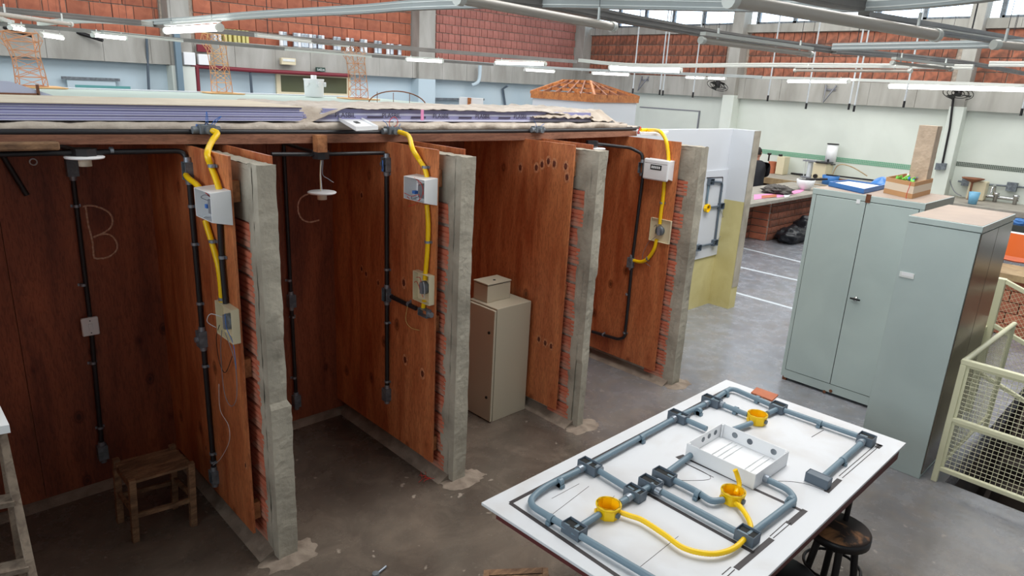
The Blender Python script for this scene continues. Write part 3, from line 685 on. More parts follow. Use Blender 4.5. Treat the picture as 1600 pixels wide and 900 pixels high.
# --- stall B back wall run
t = thing('switch_conduit', 'black conduit run down the plywood under the chalk B, ending in a low box', 'conduit', at(150, 690, y=4.745))
a = at(112, 262, y=4.745); e = at(160, 706, y=4.745)
pipe(t, [a, at(141, 500, y=4.745), e]); 
for q in ((119, 322), (130, 445), (145, 567), (157, 668)): clampat(t, at(*q, y=4.745), Z, side=-Y)
cbox(t, a, X, Z, -Y, .06, .1, .05, True); cbox(t, e, X, Z, -Y, .06, .1, .05, True)
c = at(140, 509, y=4.735); sw = thing('light_switch', 'white light switch plate halfway down the black conduit below the chalk B', 'switch', c-Z*.055)
MB().fbox(c, X, Z, -Y, -.048, .048, -.06, .06, 0, .026).build('plate', M['white_pl'], sw, .008)
MB().fbox(c, X, Z, -Y, -.011, .011, -.022, .022, .026, .033).build('rocker', M['white_pl'], sw, .002)
for z in (-.04, .04): MB().cyl(c-Y*.025+Z*z, c-Y*.028+Z*z, .004).build('screw', M['grey_metal'], sw)
# --- ceiling conduit of stall B with lamp holder
y0 = 4.04; t = thing('ceiling_conduit', 'black conduit under the beam in the first stall, with an octagonal lamp box', 'conduit', at(131, 236, y=y0))
o8 = at(131, 238, y=y0); corner = at(296, 234, y=y0)
P = [V3((-.6, y0, o8.z+.005)), o8, V3((1.345, y0, 2.312)), at(297, 255, x=1.345)]
pipe(t, [P[0], P[1]], fil=.01); pipe(t, [P[1], V3((1.345, y0, 2.305)), V3((1.345, 3.99, 2.22))], fil=.07)
clampat(t, at(174, 235, y=y0), X)
MB().lathe(o8-Z*.03, [(.0, 0), (.062, 0), (.062, .05), (.0, .05)], 8, smooth=False).build('octagonal_box', M['black_pipe'], t)
MB().tube([o8, V3((o8.x-.03, 4.74, o8.z-.02))], .0145, 10).build('pipe', M['black_pipe'], t)
pipe(t, [V3((.60, 4.745, 2.25)), at(42, 305, y=4.745)], name='pipe')
def lampholder(c, lab):
    t = thing('lamp_holder', lab, 'lamp holder', c-Z*.045)
    MB().lathe(c, [(0, -.004), (.05, -.008), (.088, -.004), (.092, .004), (.085, .008), (0, .01)], 32).build('disc', M['white_pl'], t)
    MB().lathe(c, [(.03, -.006), (.03, -.044), (.022, -.044), (.022, -.02), (0, -.02)], 24).build('socket', M['socket'], t)
    return t
lampholder(at(132, 246, y=y0-.01), 'white lamp holder fixed under the octagonal box of the first stall')
# --- partition faces
def facebox(kx, q0, q1, z0, z1, d, m, name, lab, closed=False, curved=False):
    """box on the plywood face x = kx, spanning y q0..q1, opening towards -x"""
    c = V3((kx, (q0+q1)/2, (z0+z1)/2)); w, h = abs(q1-q0), z1-z0; t = thing(name, lab, 'electrical box', c-Z*h/2)
    mb = MB().tray(c, -Y, Z, UX, w, h, d, .004)
    if d > .07:
        for v in mb.v:
            if v.x < kx-d*.7 and v.z < z0+.03: v.z += .022
            if v.x < kx-d*.7 and v.z > z1-.03: v.z -= .008
    mb.build('box_body', M[m], t, .006 if d > .07 else .004)
    return t, c, w, h
k = 1.362
t = thing('wall_conduit', 'black conduit down the plywood of the first partition, with boxes at top, middle and foot', 'conduit', at(333, 740, x=1.345))
c1, c2, c3 = at(297, 268, x=1.345), at(318, 530, x=1.345), at(333, 742, x=1.345)
cr_ = V3((1.345, 3.99, 0))
for c in (c1, c2, c3): c.y = 4.0
pipe(t, [c1, c2, c3])
for z in (2.0, 1.78, 1.42, 1.02, .42, .36): clampat(t, V3((1.345, 4.0, z)), Z, side=UX)
cbox(t, c1, -Y, Z, UX, .06, .1, .05); cbox(t, c2, -Y, Z, UX, .06, .1, .05, True); cbox(t, c3, -Y, Z, UX, .06, .09, .05)
MB().cyl(c2+UX*.026, c2+UX*.045, .016).build('plug', M['clamp'], t)
MB().tube(smooth([at(333, 727, x=1.33), at(345, 716, x=1.34), at(358, 690, x=1.345), at(357, 665, x=1.345), at(344, 640, x=1.345), at(342, 600, x=1.345)], 5), .0018, 5).build('wire', M['wire_w'], t)
t, c, w, h = facebox(k, 3.46, 3.68, 1.985, 2.165, .105, 'white_pl', 'meter_box', 'open white box at the top of the first partition, blue clip inside')
FX = 1.362
def ribs(t, c, w, h, n=4):
    mb = MB()
    for i in range(n): mb.fbox(c, -Y, Z, UX, -w/2+.006, w/2-.006, -h/2+h*(i+.7)/n, -h/2+h*(i+.7)/n+.002, .004, .012)
    mb.build('ribs', M['white_pl'], t)
ribs(t, c, w, h)
MB().fbox(c, -Y, Z, UX, -.03, .05, -.045, .03, .01, .07).build('breaker', M['wire_g'], t, .003)
MB().fbox(c, -Y, Z, UX, -.06, -.035, -.02, 0, .05, .075).build('blue_clip', M['wire_b'], t)
wires(t, c, [('wire_r', [c+V3((-.05, -.02, .03)), c+V3((-.09, -.01, .07)), c+V3((-.06, .03, .05))]), ('wire_g', [c+V3((-.06, .0, .02)), c+V3((-.1, .03, .04)), c+V3((-.09, -.02, .06)), c+V3((-.05, -.03, .02))]), ('wire_w', [c+V3((-.06, .0, -.04)), c+V3((-.1, .02, -.06)), c+V3((-.05, .05, -.07))])])
def hose(lab, segs, r=.0165, name='flexible_hose', cl=()):
    t = thing(name, lab, 'hose', segs[0][-1])
    for s_ in segs: MB().tube(smooth(s_, 8), r, 12, rip=.94).build('hose_segment', M['yellow'], t)
    for p, d_ in cl: clampat(t, p, d_, r, UX)
    return t
hose('thick yellow hose from the first beam box down to the tall open white box', [[J1+V3((.012, -.05, .0)), J1+V3((.028, -.085, -.012)), at(331, 221, y=3.86), at(324, 240, x=1.335), at(330, 260, x=1.34), at(337, 278, x=1.34), at(344, 300, x=1.335)]], cl=[(at(331, 259, x=1.338), Z)])
hose('short yellow hose from the top conduit box into the white box of the first partition', [[c1+V3((-.02, -.02, -.02)), c1+V3((-.03, -.09, -.03)), at(310, 291, x=1.325), at(316, 306, x=1.33)]])
hose('yellow hose below the white box of the first partition, down to its beige box', [[at(321, 345, x=1.34), at(326, 362, x=1.34), at(333, 385, x=1.34), at(341, 415, x=1.34), at(345, 445, x=1.34), at(347, 472, x=1.34)]], cl=[(at(332, 377, x=1.34), Z), (at(347, 467, x=1.34), Z)])
t = thing('short_conduit', 'short black conduit between the white box and the beige box of the first partition', 'conduit', at(353, 478, x=1.345))
pipe(t, [at(343, 345, x=1.343), at(346, 400, x=1.343), at(353, 478, x=1.343)]); clampat(t, at(347, 402, x=1.343), Z, side=UX)
def outlet(k, y0, y1, z0, z1, lab, d=.05, loops=()):
    t, c, w, h = facebox(k, y0, y1, z0, z1, d, 'beige_pl', 'outlet_box', lab)
    MB().lathe(c, [(.0, .0), (.045, 0), (.045, .028), (.03, .034), (0, .034)], 18, ax=UX).build('outlet_core', M['grey_metal'], t)
    MB().fbox(c, -Y, Z, UX, -.012, .012, -.04, .04, .03, .045).build('bridge', M['wire_g'], t)
    for m, pts in loops: MB().tube(smooth([c+V3(p) for p in pts], 6), .0022, 5).build('wire', M[m], t)
    return t, c
outlet(FX, 3.46, 3.68, 1.335, 1.53, 'beige open outlet box low on the first partition, trailing long loose wires', .045,
       [('wire_w', [(-.05, .0, .03), (-.10, .03, .05), (-.11, .06, .0), (-.07, .05, -.04)]), ('wire_g', [(-.05, .02, -.05), (-.04, .09, -.2), (-.035, .1, -.45), (-.03, .03, -.52), (-.03, -.07, -.42), (-.035, -.09, -.2), (-.05, -.02, -.05)]),
        ('wire_b', [(-.05, -.04, .06), (-.05, -.05, -.02), (-.04, -.1, -.1), (-.03, -.09, -.25)]), ('black_pipe', [(-.05, .05, -.03), (-.03, .17, -.15), (-.02, .18, -.3), (-.02, .1, -.34), (-.02, -.02, -.2)])])
# --- stall C
t = thing('ceiling_conduit', 'black conduit under the beam in the second stall, wires hanging from its octagonal box', 'conduit', at(501, 240, y=4.0))
o8 = at(501, 241, y=4.0); pipe(t, [at(424, 241, y=4.0), o8, at(600, 239, y=4.0)], .013)
MB().lathe(o8-Z*.028, [(.0, 0), (.055, 0), (.055, .05), (.0, .05)], 8, smooth=False).build('octagonal_box', M['black_pipe'], t)
pipe(t, [o8, at(443, 224, y=4.72)], .012)
for m, s_ in (('wire_w', [(503, 250), (501, 270), (503, 298)]), ('beige_pl', [(501, 250), (500, 275), (501, 298)]), ('wire_g', [(505, 250), (504, 272), (512, 279), (521, 285)])):
    MB().tube(smooth([at(*q, y=4.0) for q in s_], 6), .0028, 6).build('wire', M[m], t)
lampholder(at(503, 301, y=4.0), 'white lamp holder hanging on bare wires in the second stall')
t = thing('back_conduit', 'thin black conduit down the back plywood left of the chalk C, with two boxes', 'conduit', at(463, 628, y=4.745))
a, b_ = at(443, 226, y=4.745), at(463, 626, y=4.745); m_ = at(455, 470, y=4.745)
pipe(t, [a, m_, b_]); cbox(t, m_, X, Z, -Y, .055, .1, .05, True); cbox(t, b_, X, Z, -Y, .055, .1, .05, True)
for q in ((452, 438), (458, 495), (460, 590)): clampat(t, at(*q, y=4.745), Z, side=-Y)
t = thing('wall_conduit', 'black conduit down the second partition with a sideways branch below its middle box', 'conduit', at(607, 617, x=2.645))
cs = [at(607, 258, x=2.645), at(606, 461, x=2.645), at(607, 617, x=2.645)]
for c in cs: c.y = 3.99
pipe(t, cs, .0155)
cbox(t, cs[0], -Y, Z, UX, .06, .1, .05, necks=('v+', 'v-', 'u-')); cbox(t, cs[1], -Y, Z, UX, .06, .1, .05, necks=('v+', 'v-', 'u+')); cbox(t, cs[2], -Y, Z, UX, .06, .1, .05, True, necks=('v+', 'v-'))
for q in ((606, 272), (607, 422), (607, 505), (607, 597)):
    c = at(*q, x=2.645); c.y = 3.99; clampat(t, c, Z, .0155, UX)
e = at(664, 488, x=2.645); pipe(t, [cs[1], at(650, 482, x=2.645)], .0155); cbox(t, e, Z, Y, UX, .055, .1, .05, necks=('v-',)); clampat(t, at(639, 475, x=2.645), Y, .0155, UX)
MB().tube(smooth([cs[0]+V3((-.03, 0, .03)), cs[0]+V3((-.05, -.03, .01)), cs[0]+V3((-.04, -.02, -.04)), cs[0]+V3((-.03, .01, -.03))], 6), .003, 5).build('wire', M['wire_b'], t)
MB().tube(smooth([at(637, 477, x=2.63), at(634, 500, x=2.64), at(642, 512, x=2.645), at(655, 516, x=2.648)], 6), .0018, 5).build('wire', M['paper_y'], t)
t, c, w, h = facebox(2.662, 3.435, 3.66, 1.985, 2.16, .105, 'white_pl', 'meter_box', 'open white box on the second partition with loops of red wire inside')
ribs(t, c, w, h)
MB().fbox(c, -Y, Z, UX, -.02, .06, -.05, .035, .01, .06).build('breaker', M['wire_g'], t, .003)
MB().fbox(c, -Y, Z, UX, -.06, -.03, -.03, -.01, .05, .075).build('blue_clip', M['wire_b'], t)
MB().fbox(c, -Y, Z, UX, -.05, -.01, -.01, .04, .01, .05).build('breaker', M['white_pl'], t, .003)
wires(t, c, [('wire_r', [c+V3(q) for q in ((-.06, .0, .03), (-.09, -.02, .07), (-.07, -.05, .02), (-.1, -.06, -.05), (-.09, .04, -.07), (-.1, .08, -.05))]), ('wire_r', [c+V3(q) for q in ((-.1, .12, -.03), (-.1, .03, -.04), (-.1, -.05, -.02), (-.1, -.04, -.07), (-.11, .05, -.11))]),
    ('wire_r', [c+V3(q) for q in ((-.06, .03, .06), (-.1, .0, .08), (-.09, -.06, .05), (-.08, -.07, -.02))]), ('wire_g', [c+V3(q) for q in ((-.06, .0, -.04), (-.1, .02, -.06), (-.08, .06, -.05))])])
hose('yellow hose curving from the second beam box down to the red-wired white box', [[J2+V3((.02, -.05, 0)), J2+V3((.04, -.14, -.02)), at(645, 233, x=2.62), at(656, 251, x=2.64), at(664, 264, x=2.642), at(669, 285, x=2.64), at(671, 300, x=2.63)]], cl=[(at(664, 261, x=2.642), Z)])
hose('straight yellow hose between the white and beige boxes of the second partition', [[at(667, 320, x=2.642), at(669, 350, x=2.642), at(668, 390, x=2.642), at(664, 437, x=2.642)]], cl=[(at(668, 378, x=2.642), Z)])
outlet(2.662, 3.45, 3.635, 1.31, 1.515, 'beige open outlet box on the second partition with a round core', .045, [('wire_r', [(-.04, .06, .06), (-.045, .01, .07), (-.04, .0, .02)]), ('wire_r', [(-.04, .08, .02), (-.045, .04, .03), (-.04, -.02, -.06)]), ('wire_w', [(-.045, -.03, .05), (-.05, -.05, 0), (-.045, -.04, -.07)])])
hose('stub of yellow hose under the beige box of the second partition', [[at(663, 470, x=2.645), at(662, 476, x=2.645), at(661, 483, x=2.645)]])
# --- last stall
t = thing('wall_conduit', 'black conduit bending down the fourth partition and back along its foot', 'conduit', at(975, 525, x=5.365))
o8 = at(925, 224, y=4.0)
pipe(t, [o8, V3((5.365, 3.93, 2.27)), V3((5.365, 3.80, 2.22))], .015, fil=.06) if False else None
pipe(t, [o8, at(985, 231, x=5.30), at(1003, 240, x=5.365), at(1006, 262, x=5.365), at(1000, 310, x=5.365), at(988, 405, x=5.365), at(982, 470, x=5.365), at(976, 527, x=5.365), at(966, 530, x=5.365), at(925, 518, x=5.365)], .015, fil=.03)
MB().lathe(o8-Z*.025, [(.0, 0), (.055, 0), (.055, .05), (.0, .05)], 8, smooth=False).build('octagonal_box', M['black_pipe'], t)
MB().tube([o8-V3((.06, .05, .03)), o8-V3((.16, .0, .04))], .013, 8).build('pipe', M['grey_metal'], t)
cbox(t, at(986, 410, x=5.365), -Y, Z, UX, .06, .1, .05, True); cbox(t, at(1003, 262, x=5.365), -Y, Z, UX, .055, .1, .05)
for q in ((980, 460), (976, 520), (943, 523)): clampat(t, at(*q, x=5.365), Z if q[0] > 950 else Y, .015, UX)
lampholder(o8-Z*.045+V3((.03, -.02, 0)), 'white lamp holder under the octagonal box of the last stall')
t, c, w, h = facebox(5.382, 3.47, 3.735, 1.98, 2.165, .075, 'white_pl', 'breaker_box', 'closed white breaker box on the fourth partition with a dark window showing its switches')
MB().fbox(c, -Y, Z, UX, -w/2-.003, w/2+.003, -h/2-.003, h/2+.003, .07, .098).build('cover', M['white_pl'], t, .012)
MB().fbox(c, -Y, Z, UX, -.055, .065, .0, .045, .0975, .1).build('window', M['seam'], t)
for i in range(5): MB().fbox(c, -Y, Z, UX, -.042+i*.02, -.03+i*.02, .012, .034, .1, .104).build('switch', M['white_pl'], t)
MB().fbox(c, -Y, Z, UX, -w/2+.01, w/2-.01, .055, .058, .0975, .0985).build('lid_gap', M['seam'], t)
J4 = at(1001, 203, y=4.0)
hose('bright yellow hose arching from the beam end into the closed white breaker box', [[J4, J4+V3((.1, -.02, .0)), at(1030, 205, x=5.40), at(1040, 218, x=5.36), at(1044, 238, x=5.355), at(1045, 262, x=5.345)]], r=.0175)
MB().tube(smooth([J4+V3((-.02, 0, 0)), J4+V3((-.05, -.03, .03)), J4+V3((-.07, -.02, -.03)), J4+V3((-.04, -.03, -.02))], 5), .006, 5).build('wire', M['wire_r'], t)
hose('straight yellow hose under the closed white breaker box', [[at(1038, 283, x=5.36), at(1036, 310, x=5.362), at(1033, 330, x=5.362), at(1031, 350, x=5.362)]], r=.0175, cl=[(at(1034, 317, x=5.362), Z)])
hose('yellow hose curling from the lowest beige box to the black conduit of the fourth partition', [[at(1026, 374, x=5.362), at(1022, 389, x=5.362), at(1013, 403, x=5.362), at(1002, 409, x=5.362), at(990, 407, x=5.362)]], r=.0175, cl=[(at(1012, 404, x=5.362), Y)])
outlet(5.382, 3.42, 3.645, 1.40, 1.62, 'beige open outlet plate on the fourth partition with a grey core', .022, [('wire_g', [(-.03, .03, -.06), (-.02, .12, -.15), (-.02, .16, -.3), (-.02, .06, -.36)]), ('black_pipe', [(-.03, .06, .03), (-.04, .03, .05), (-.03, .04, -.04)])])
# ================================================================== THINGS INSIDE THE STALLS
t = thing('wooden_stool', 'small rough wooden stool with a slatted seat standing in the first stall', 'stool', (1.0, 4.1, 0))
F = [V3((.86, 4.0, 0)), V3((1.175, 3.94, 0)), V3((1.15, 4.20, 0)), V3((.845, 4.26, 0))]; TP = [V3((.875, 3.985, .40)), V3((1.2, 3.965, .40)), V3((1.185, 4.25, .40)), V3((.87, 4.285, .40))]
for f, q in zip(F, TP):
    mb = MB(); s_ = .019; q = V3((q.x, q.y, .425)); mb.hexa([f+V3((-s_, -s_, 0)), f+V3((s_, -s_, 0)), f+V3((s_, s_, 0)), f+V3((-s_, s_, 0)), q+V3((-s_, -s_, 0)), q+V3((s_, -s_, 0)), q+V3((s_, s_, 0)), q+V3((-s_, s_, 0))]); mb.build('leg', M['oldwood'], t, .003)
def bar(mb, a, b_, w, h):
    d = (b_-a).normalized(); s_ = d.cross(Z).normalized()*w/2; u = Z*h/2
    return mb.hexa([a-s_-u, b_-s_-u, b_+s_-u, a+s_-u, a-s_+u, b_-s_+u, b_+s_+u, a+s_+u])
for i in range(5):
    v = (i+.5)/5; a = TP[0].lerp(TP[3], v); b_ = TP[1].lerp(TP[2], v); bar(MB(), a-V3((.012, 0, 0)), b_+V3((.012, 0, 0)), .057, .016).build('seat_slat', M['oldwood'], t, .002)
for i, j, k_ in ((0, 1, .44), (2, 3, .44), (0, 3, .5), (1, 2, .5)):
    bar(MB(), F[i].lerp(TP[i], k_), F[j].lerp(TP[j], k_), .018, .028).build('stretcher', M['oldwood'], t)
for i, j in ((0, 3), (1, 2)): bar(MB(), TP[i]-Z*.03, TP[j]-Z*.03, .02, .045).build('apron', M['oldwood'], t)
# beige steel cabinet and the box on it
t = thing('steel_cabinet', 'tall narrow beige steel cabinet standing in the third stall, door ajar line on its left', 'cabinet', (3.75, 3.95, 0))
MB().box(3.565, 3.955, 3.79, 4.14, 0, 1.01).build('body', M['beige_steel'], t, .004)
MB().box(3.533, 3.555, 3.785, 4.145, .01, 1.0).build('door', M['beige_steel'], t, .004)
for z in (.22, .80): MB().cyl(V3((3.533, 3.84, z)), V3((3.525, 3.84, z)), .012).build('lock', M['seam'], t)
MB().box(3.555, 3.565, 3.80, 4.13, .02, .99).build('gasket', M['seam'], t)
t = thing('small_steel_box', 'small beige steel box resting on top of the tall narrow cabinet', 'box', (3.72, 4.05, 1.011))
MB().box(3.60, 3.86, 3.955, 4.13, 1.011, 1.155).build('body', M['beige_steel'], t, .003)
MB().box(3.595, 3.865, 3.95, 4.135, 1.162, 1.174).build('lid', M['beige_steel'], t, .003)
MB().box(3.605, 3.855, 3.96, 4.125, 1.155, 1.162).build('gap', M['seam'], t)
MB().cyl(V3((3.73, 4.02, 1.174)), V3((3.73, 4.02, 1.178)), .012).build('lock', M['seam'], t)
# litter on the floor
for q, lab in (((668, 747), 'tangle of thin red wire offcuts on the floor by the second partition'),):
    c = at(*q, z=.006); mb = MB()
    for i in range(9):
        a = R.uniform(0, 6.3); d_ = V3((math.cos(a), math.sin(a), 0)); s_ = c+V3((R.uniform(-.04, .04), R.uniform(-.03, .03), 0)); mb.tube(smooth([s_, s_+d_*.04+V3((0, 0, .006)), s_+d_*.08+V3((R.uniform(-.02, .02), 0, 0))], 4), .0018, 5)
    tag(mb.build('wire_scrap', M['wire_r']), lab, 'wire')
c = at(702, 886, z=.012); t = thing('metal_fitting', 'small grey metal fitting with a shank lying on the floor at the bottom edge', 'fitting', at(598, 893, z=0))
a, b_ = at(587, 898, z=.012), at(603, 885, z=.012)
MB().cyl(a, b_, .008).build('shank', M['clamp'], t); MB().cyl(a-Z*.01, a+Z*.012, .02).build('head', M['grey_metal'], t)
# low wooden crate end
t = thing('wooden_crate', 'low rough wooden crate on the floor left of the white board table', 'crate', at(805, 905, z=0))
a, b_ = at(760, 897, z=.22), at(852, 893, z=.22); e = at(757, 925, z=.22)-a
for i in range(3):
    f = .02+.33*i; bar(MB(), a+e*f, b_+e*f, .055, .018).build('slat', M['oldwood'], t, .002)
for s_ in (a, b_): bar(MB(), s_-Z*.01-e*.1, s_+e*1.2-Z*.01, .03, .05).build('rail', M['oldwood'], t)
for s_ in (a, b_):
    for f in (0, 1): q = s_+e*f; MB().box(q.x-.015, q.x+.015, q.y-.015, q.y+.015, 0, .2).build('post', M['oldwood'], t)
# stepladder at the left edge
t = thing('stepladder', 'paint-spattered wooden stepladder leaning in at the left edge of the stalls', 'ladder', (.2, 3.0, 0))
tp = at(0, 655, y=3.15); ft = at(62, 938, z=0); ft.y = max(ft.y, 0); L0 = at(6, 690, y=3.2); L1 = at(52, 905, y=3.0)
dr = (L1-L0).normalized(); foot = L1+dr*((L1.z)/(-dr.z)); top = L0-dr*.06; sx = V3((-.42, .12, 0))
for k_ in (0, 1):
    a, b_ = foot+sx*k_, top+sx*k_*.8; s_ = .014; w_ = .032
    MB().hexa([a+V3((-s_, -w_, 0)), a+V3((s_, -w_, 0)), a+V3((s_, w_, 0)), a+V3((-s_, w_, 0)), b_+V3((-s_, -w_, 0)), b_+V3((s_, -w_, 0)), b_+V3((s_, w_, 0)), b_+V3((-s_, w_, 0))]).build('stile', M['greywood'], t)
    a2 = foot+sx*k_+V3((0, .75, 0)); a2.y = min(a2.y, 3.9)
    MB().hexa([a2+V3((-s_, -s_, 0)), a2+V3((s_, -s_, 0)), a2+V3((s_, s_, 0)), a2+V3((-s_, s_, 0)), b_+V3((-s_, -s_+.05, 0)), b_+V3((s_, -s_+.05, 0)), b_+V3((s_, s_+.05, 0)), b_+V3((-s_, s_+.05, 0))]).build('rear_leg', M['greywood'], t)
for f in (.18, .38, .58, .78):
    a = foot.lerp(top, f); b_ = a+sx*.95; bar(MB(), a, b_, .075, .022).build('tread', M['greywood'], t)
c = top+Z*.012; MB().hexa([c+V3((.02, -.1, 0)), c+V3((.02, .16, 0)), c+V3((-.42, .26, 0)), c+V3((-.42, .0, 0)), c+V3((.02, -.1, .035)), c+V3((.02, .16, .035)), c+V3((-.42, .26, .035)), c+V3((-.42, .0, .035))]).build('top_board', M['white_pl'], t)
# ================================================================== TABLE WITH THE CONDUIT BOARD
ZB = .90
B = [at(752, 785, z=ZB), at(1135, 593, z=ZB), at(1416, 692, z=ZB)]; B.append(B[0]+(B[2]-B[1]))
tb = thing('work_table', 'dark steel-legged table under the white conduit board', 'table', (2.95, 1.45, 0))
MB().hexa([V3((p.x, p.y, ZB-.10)) for p in [B[0].lerp(B[2], .03), B[1].lerp(B[3], .03), B[2].lerp(B[0], .015), B[3].lerp(B[1], .03)]]+[V3((p.x, p.y, ZB-.016)) for p in [B[0].lerp(B[2], .03), B[1].lerp(B[3], .03), B[2].lerp(B[0], .015), B[3].lerp(B[1], .03)]]).build('table_top', M['red_edge'], tb)
for p in (V3((3.5, .95, 0)), V3((2.55, 1.0, 0)), V3((3.85, 1.9, 0)), V3((2.6, 1.85, 0))):
    MB().cyl(p, V3((p.x, p.y, ZB-.101)), .014, n=10).build('leg', M['dark_metal'], tb)

bd = thing('conduit_board', 'white board painted with a floor plan, carrying grey conduits, yellow boxes and yellow hose', 'board', (2.95, 1.45, ZB-.015))
MB().hexa([p-Z*.0145 for p in B]+B).build('sheet', M['board_w'], bd, .002)
def lines(segs, w=.013, z=ZB+.0006, m='ink', name='plan_line'):
    for (a, b_) in segs:
        p, q = at(*a, z=ZB), at(*b_, z=ZB); d_ = (q-p).normalized(); s_ = V3((-d_.y, d_.x, 0))*w/2
        MB().hexa([p-s_+Z*.0002, q-s_+Z*.0002, q+s_+Z*.0002, p+s_+Z*.0002, p-s_+Z*.001, q-s_+Z*.001, q+s_+Z*.001, p+s_+Z*.001]).build(name, M[m], bd)
lines([((797, 786), (1142, 605)), ((797, 786), (985, 914)), ((1140, 605), (1378, 697)), ((1012, 772), (1178, 864)), ((1079, 719), (1255, 799))], .02)
lines([((1312, 749), (1291, 769)), ((1258, 797), (1232, 819)), ((1206, 842), (1150, 889)), ((1376, 695), (1370, 700)), ((1058, 716), (1070, 712))], .026)
lines([((1374, 697), (1316, 747)), ((1367, 696), (1311, 744)), ((1236, 817), (1208, 841)), ((1230, 814), (1203, 838)), ((1148, 890), (1135, 902)), ((1142, 886), (1128, 898)), ((1062, 720), (1115, 746)), ((1268, 683), (1287, 672))], .004)
for pts in ([(1213, 752), (1240, 753), (1265, 758), (1291, 768)], [(1069, 723), (1098, 737), (1110, 745), (1104, 750), (1070, 751), (1056, 749)]):
    MB().tube(smooth([at(*q, z=ZB)+Z*.0008 for q in pts], 6), .0012, 5).build('pencil_arc', M['ink'], bd)
lines([((862, 779), (905, 756)), ((855, 810), (920, 760)), ((1000, 886), (1060, 838)), ((935, 800), (960, 775))], .0018)
p = [at(*q, z=ZB) for q in ((1173, 615), (1182, 607), (1216, 619), (1206, 628))]
tag(MB().hexa([q+Z*.0005 for q in p]+[q+Z*.011 for q in p]).build('tile_piece', M['terra'], None, .002), 'flat terracotta tile piece lying at the far corner of the white board', 'tile')
ZP = ZB+.027
def bp(pts, r=.0155, m='bluegrey', fil=.06, name='pipe'): MB().tube(fillet([at(*q, z=ZP) for q in pts], fil), r, 12).build(name, M[m], bd)
bp([(889, 826), (861, 809), (823, 786), (848, 762), (921, 727)], fil=.11)
bp([(921, 727), (1061, 650)]); bp([(1061, 650), (1113, 626)])
bp([(1113, 626), (1143, 606), (1168, 617), (1217, 638)], fil=.06)
bp([(1217, 638), (1355, 686)]); bp([(1352, 687), (1284, 747)])
bp([(930, 732), (990, 769)]); bp([(1061, 651), (1104, 670)]); bp([(1113, 626), (1168, 648)]); bp([(1174, 661), (1146, 671)]); bp([(1199, 646), (1217, 638)])
bp([(1020, 761), (1168, 840)]); bp([(1043, 745), (1089, 768), (1112, 784), (1130, 781)], fil=.07); bp([(1040, 740), (1086, 706)])
bp([(968, 786), (1020, 758)]); bp([(936, 804), (898, 828)]); bp([(896, 831), (1040, 916)])
bp([(1168, 838), (1243, 781), (1232, 765), (1190, 745)], fil=.06)
def bclamp(px, py, along):
    p = at(px, py, z=ZP); d_ = X if along == 'x' else Y
    mb = MB().cyl(p-d_*.011, p+d_*.011, .0195, n=14); w = Y if along == 'x' else X
    mb.box(p.x-.011, p.x+.011, p.y-.011, p.y+.011, ZB+.001, ZP)
    mb.fbox(p, d_, w, Z, -.011, .011, -.024, .024, -ZP+ZB+.001, -.008)
    mb.build('pipe_clamp', M['bluegrey'], bd)
for q in ((861, 810, 'y'), (875, 753, 'x'), (1002, 684, 'x'), (1092, 642, 'x'), (1134, 613, 'x'), (1150, 640, 'y'), (1184, 623, 'y'), (1281, 661, 'y'), (1317, 719, 'x'), (1090, 772, 'y'), (1236, 781, 'x')): bclamp(*q)
def bbox(px, py, lx, ly, lab=None, lid=False, h=.052, m='bluegrey_d'):
    c = at(px, py, z=ZB+h); c = V3((c.x, c.y, ZB+.0008)); mb = MB().tray(c, X, Y, Z, lx, ly, h, .004)
    if lid: mb.fbox(c, X, Y, Z, -lx/2+.004, lx/2-.004, -ly/2+.004, ly/2-.004, h-.006, h-.002)
    o = mb.build('conduit_box', M[m], bd, .002)
    if not lid: MB().fbox(c, X, Y, Z, -lx/2+.0045, lx/2-.0045, -ly/2+.0045, ly/2-.0045, .004, h-.012).build('box_inside', M['seam'], bd)
    return c
bbox(898, 819, .062, .10); bbox(922, 722, .06, .115); bbox(1061, 645, .06, .115); bbox(1113, 621, .06, .115); bbox(1217, 631, .075, .085); bbox(1355, 680, .075, .085)
bbox(1280, 742, .055, .115, lid=True); bbox(993, 763, .06, .095); bbox(1017, 749, .06, .105); bbox(1039, 737, .06, .11); bbox(1169, 829, .07, .09)
for px, py, ax in ((906, 733, 'x'), (936, 733, 'y'), (1069, 655, 'y'), (1052, 655, 'x'), (1128, 632, 'y'), (1102, 631, 'x'), (1345, 692, 'x'), (1083, 707, 'x'), (1029, 768, 'y'), (1197, 748, 'y'), (981, 778, 'x'), (1030, 755, 'y')):
    p = at(px, py, z=ZP); d_ = X if ax == 'x' else Y; MB().cyl(p-d_*.014, p+d_*.014, .0205, n=14).build('bushing', M['clamp'], bd)
def octo(px, py, lab, r=.056):
    c = at(px, py, z=ZB+.055); c = V3((c.x, c.y, ZB+.0008))
    MB().lathe(c, [(0, .003), (r-.004, .003), (r-.004, .058), (r, .058), (r, 0), (0, 0)], 8, smooth=False, ph=.39).build('octagonal_box', M['yellow'], bd, label=lab)
    MB().lathe(c, [(r-.006, .050), (r+.003, .050), (r+.003, .058), (r-.006, .058)], 24).build('box_rim', M['yellow'], bd)
    for a in (.6, 2.6, 4.7): MB().cyl(c+V3((math.cos(a)*(r-.006), math.sin(a)*(r-.006), .024)), c+V3((math.cos(a)*(r+.006), math.sin(a)*(r+.006), .024)), .013).build('knockout', M['yellow' if a < 4 else 'bluegrey_d'], bd)
    return c
o1 = octo(951, 788, 'yellow octagonal box at the near left of the board'); o2 = octo(1146, 767, 'yellow octagonal box beside the white tray'); o3 = octo(1184, 647, 'yellow octagonal box at the far end of the board')
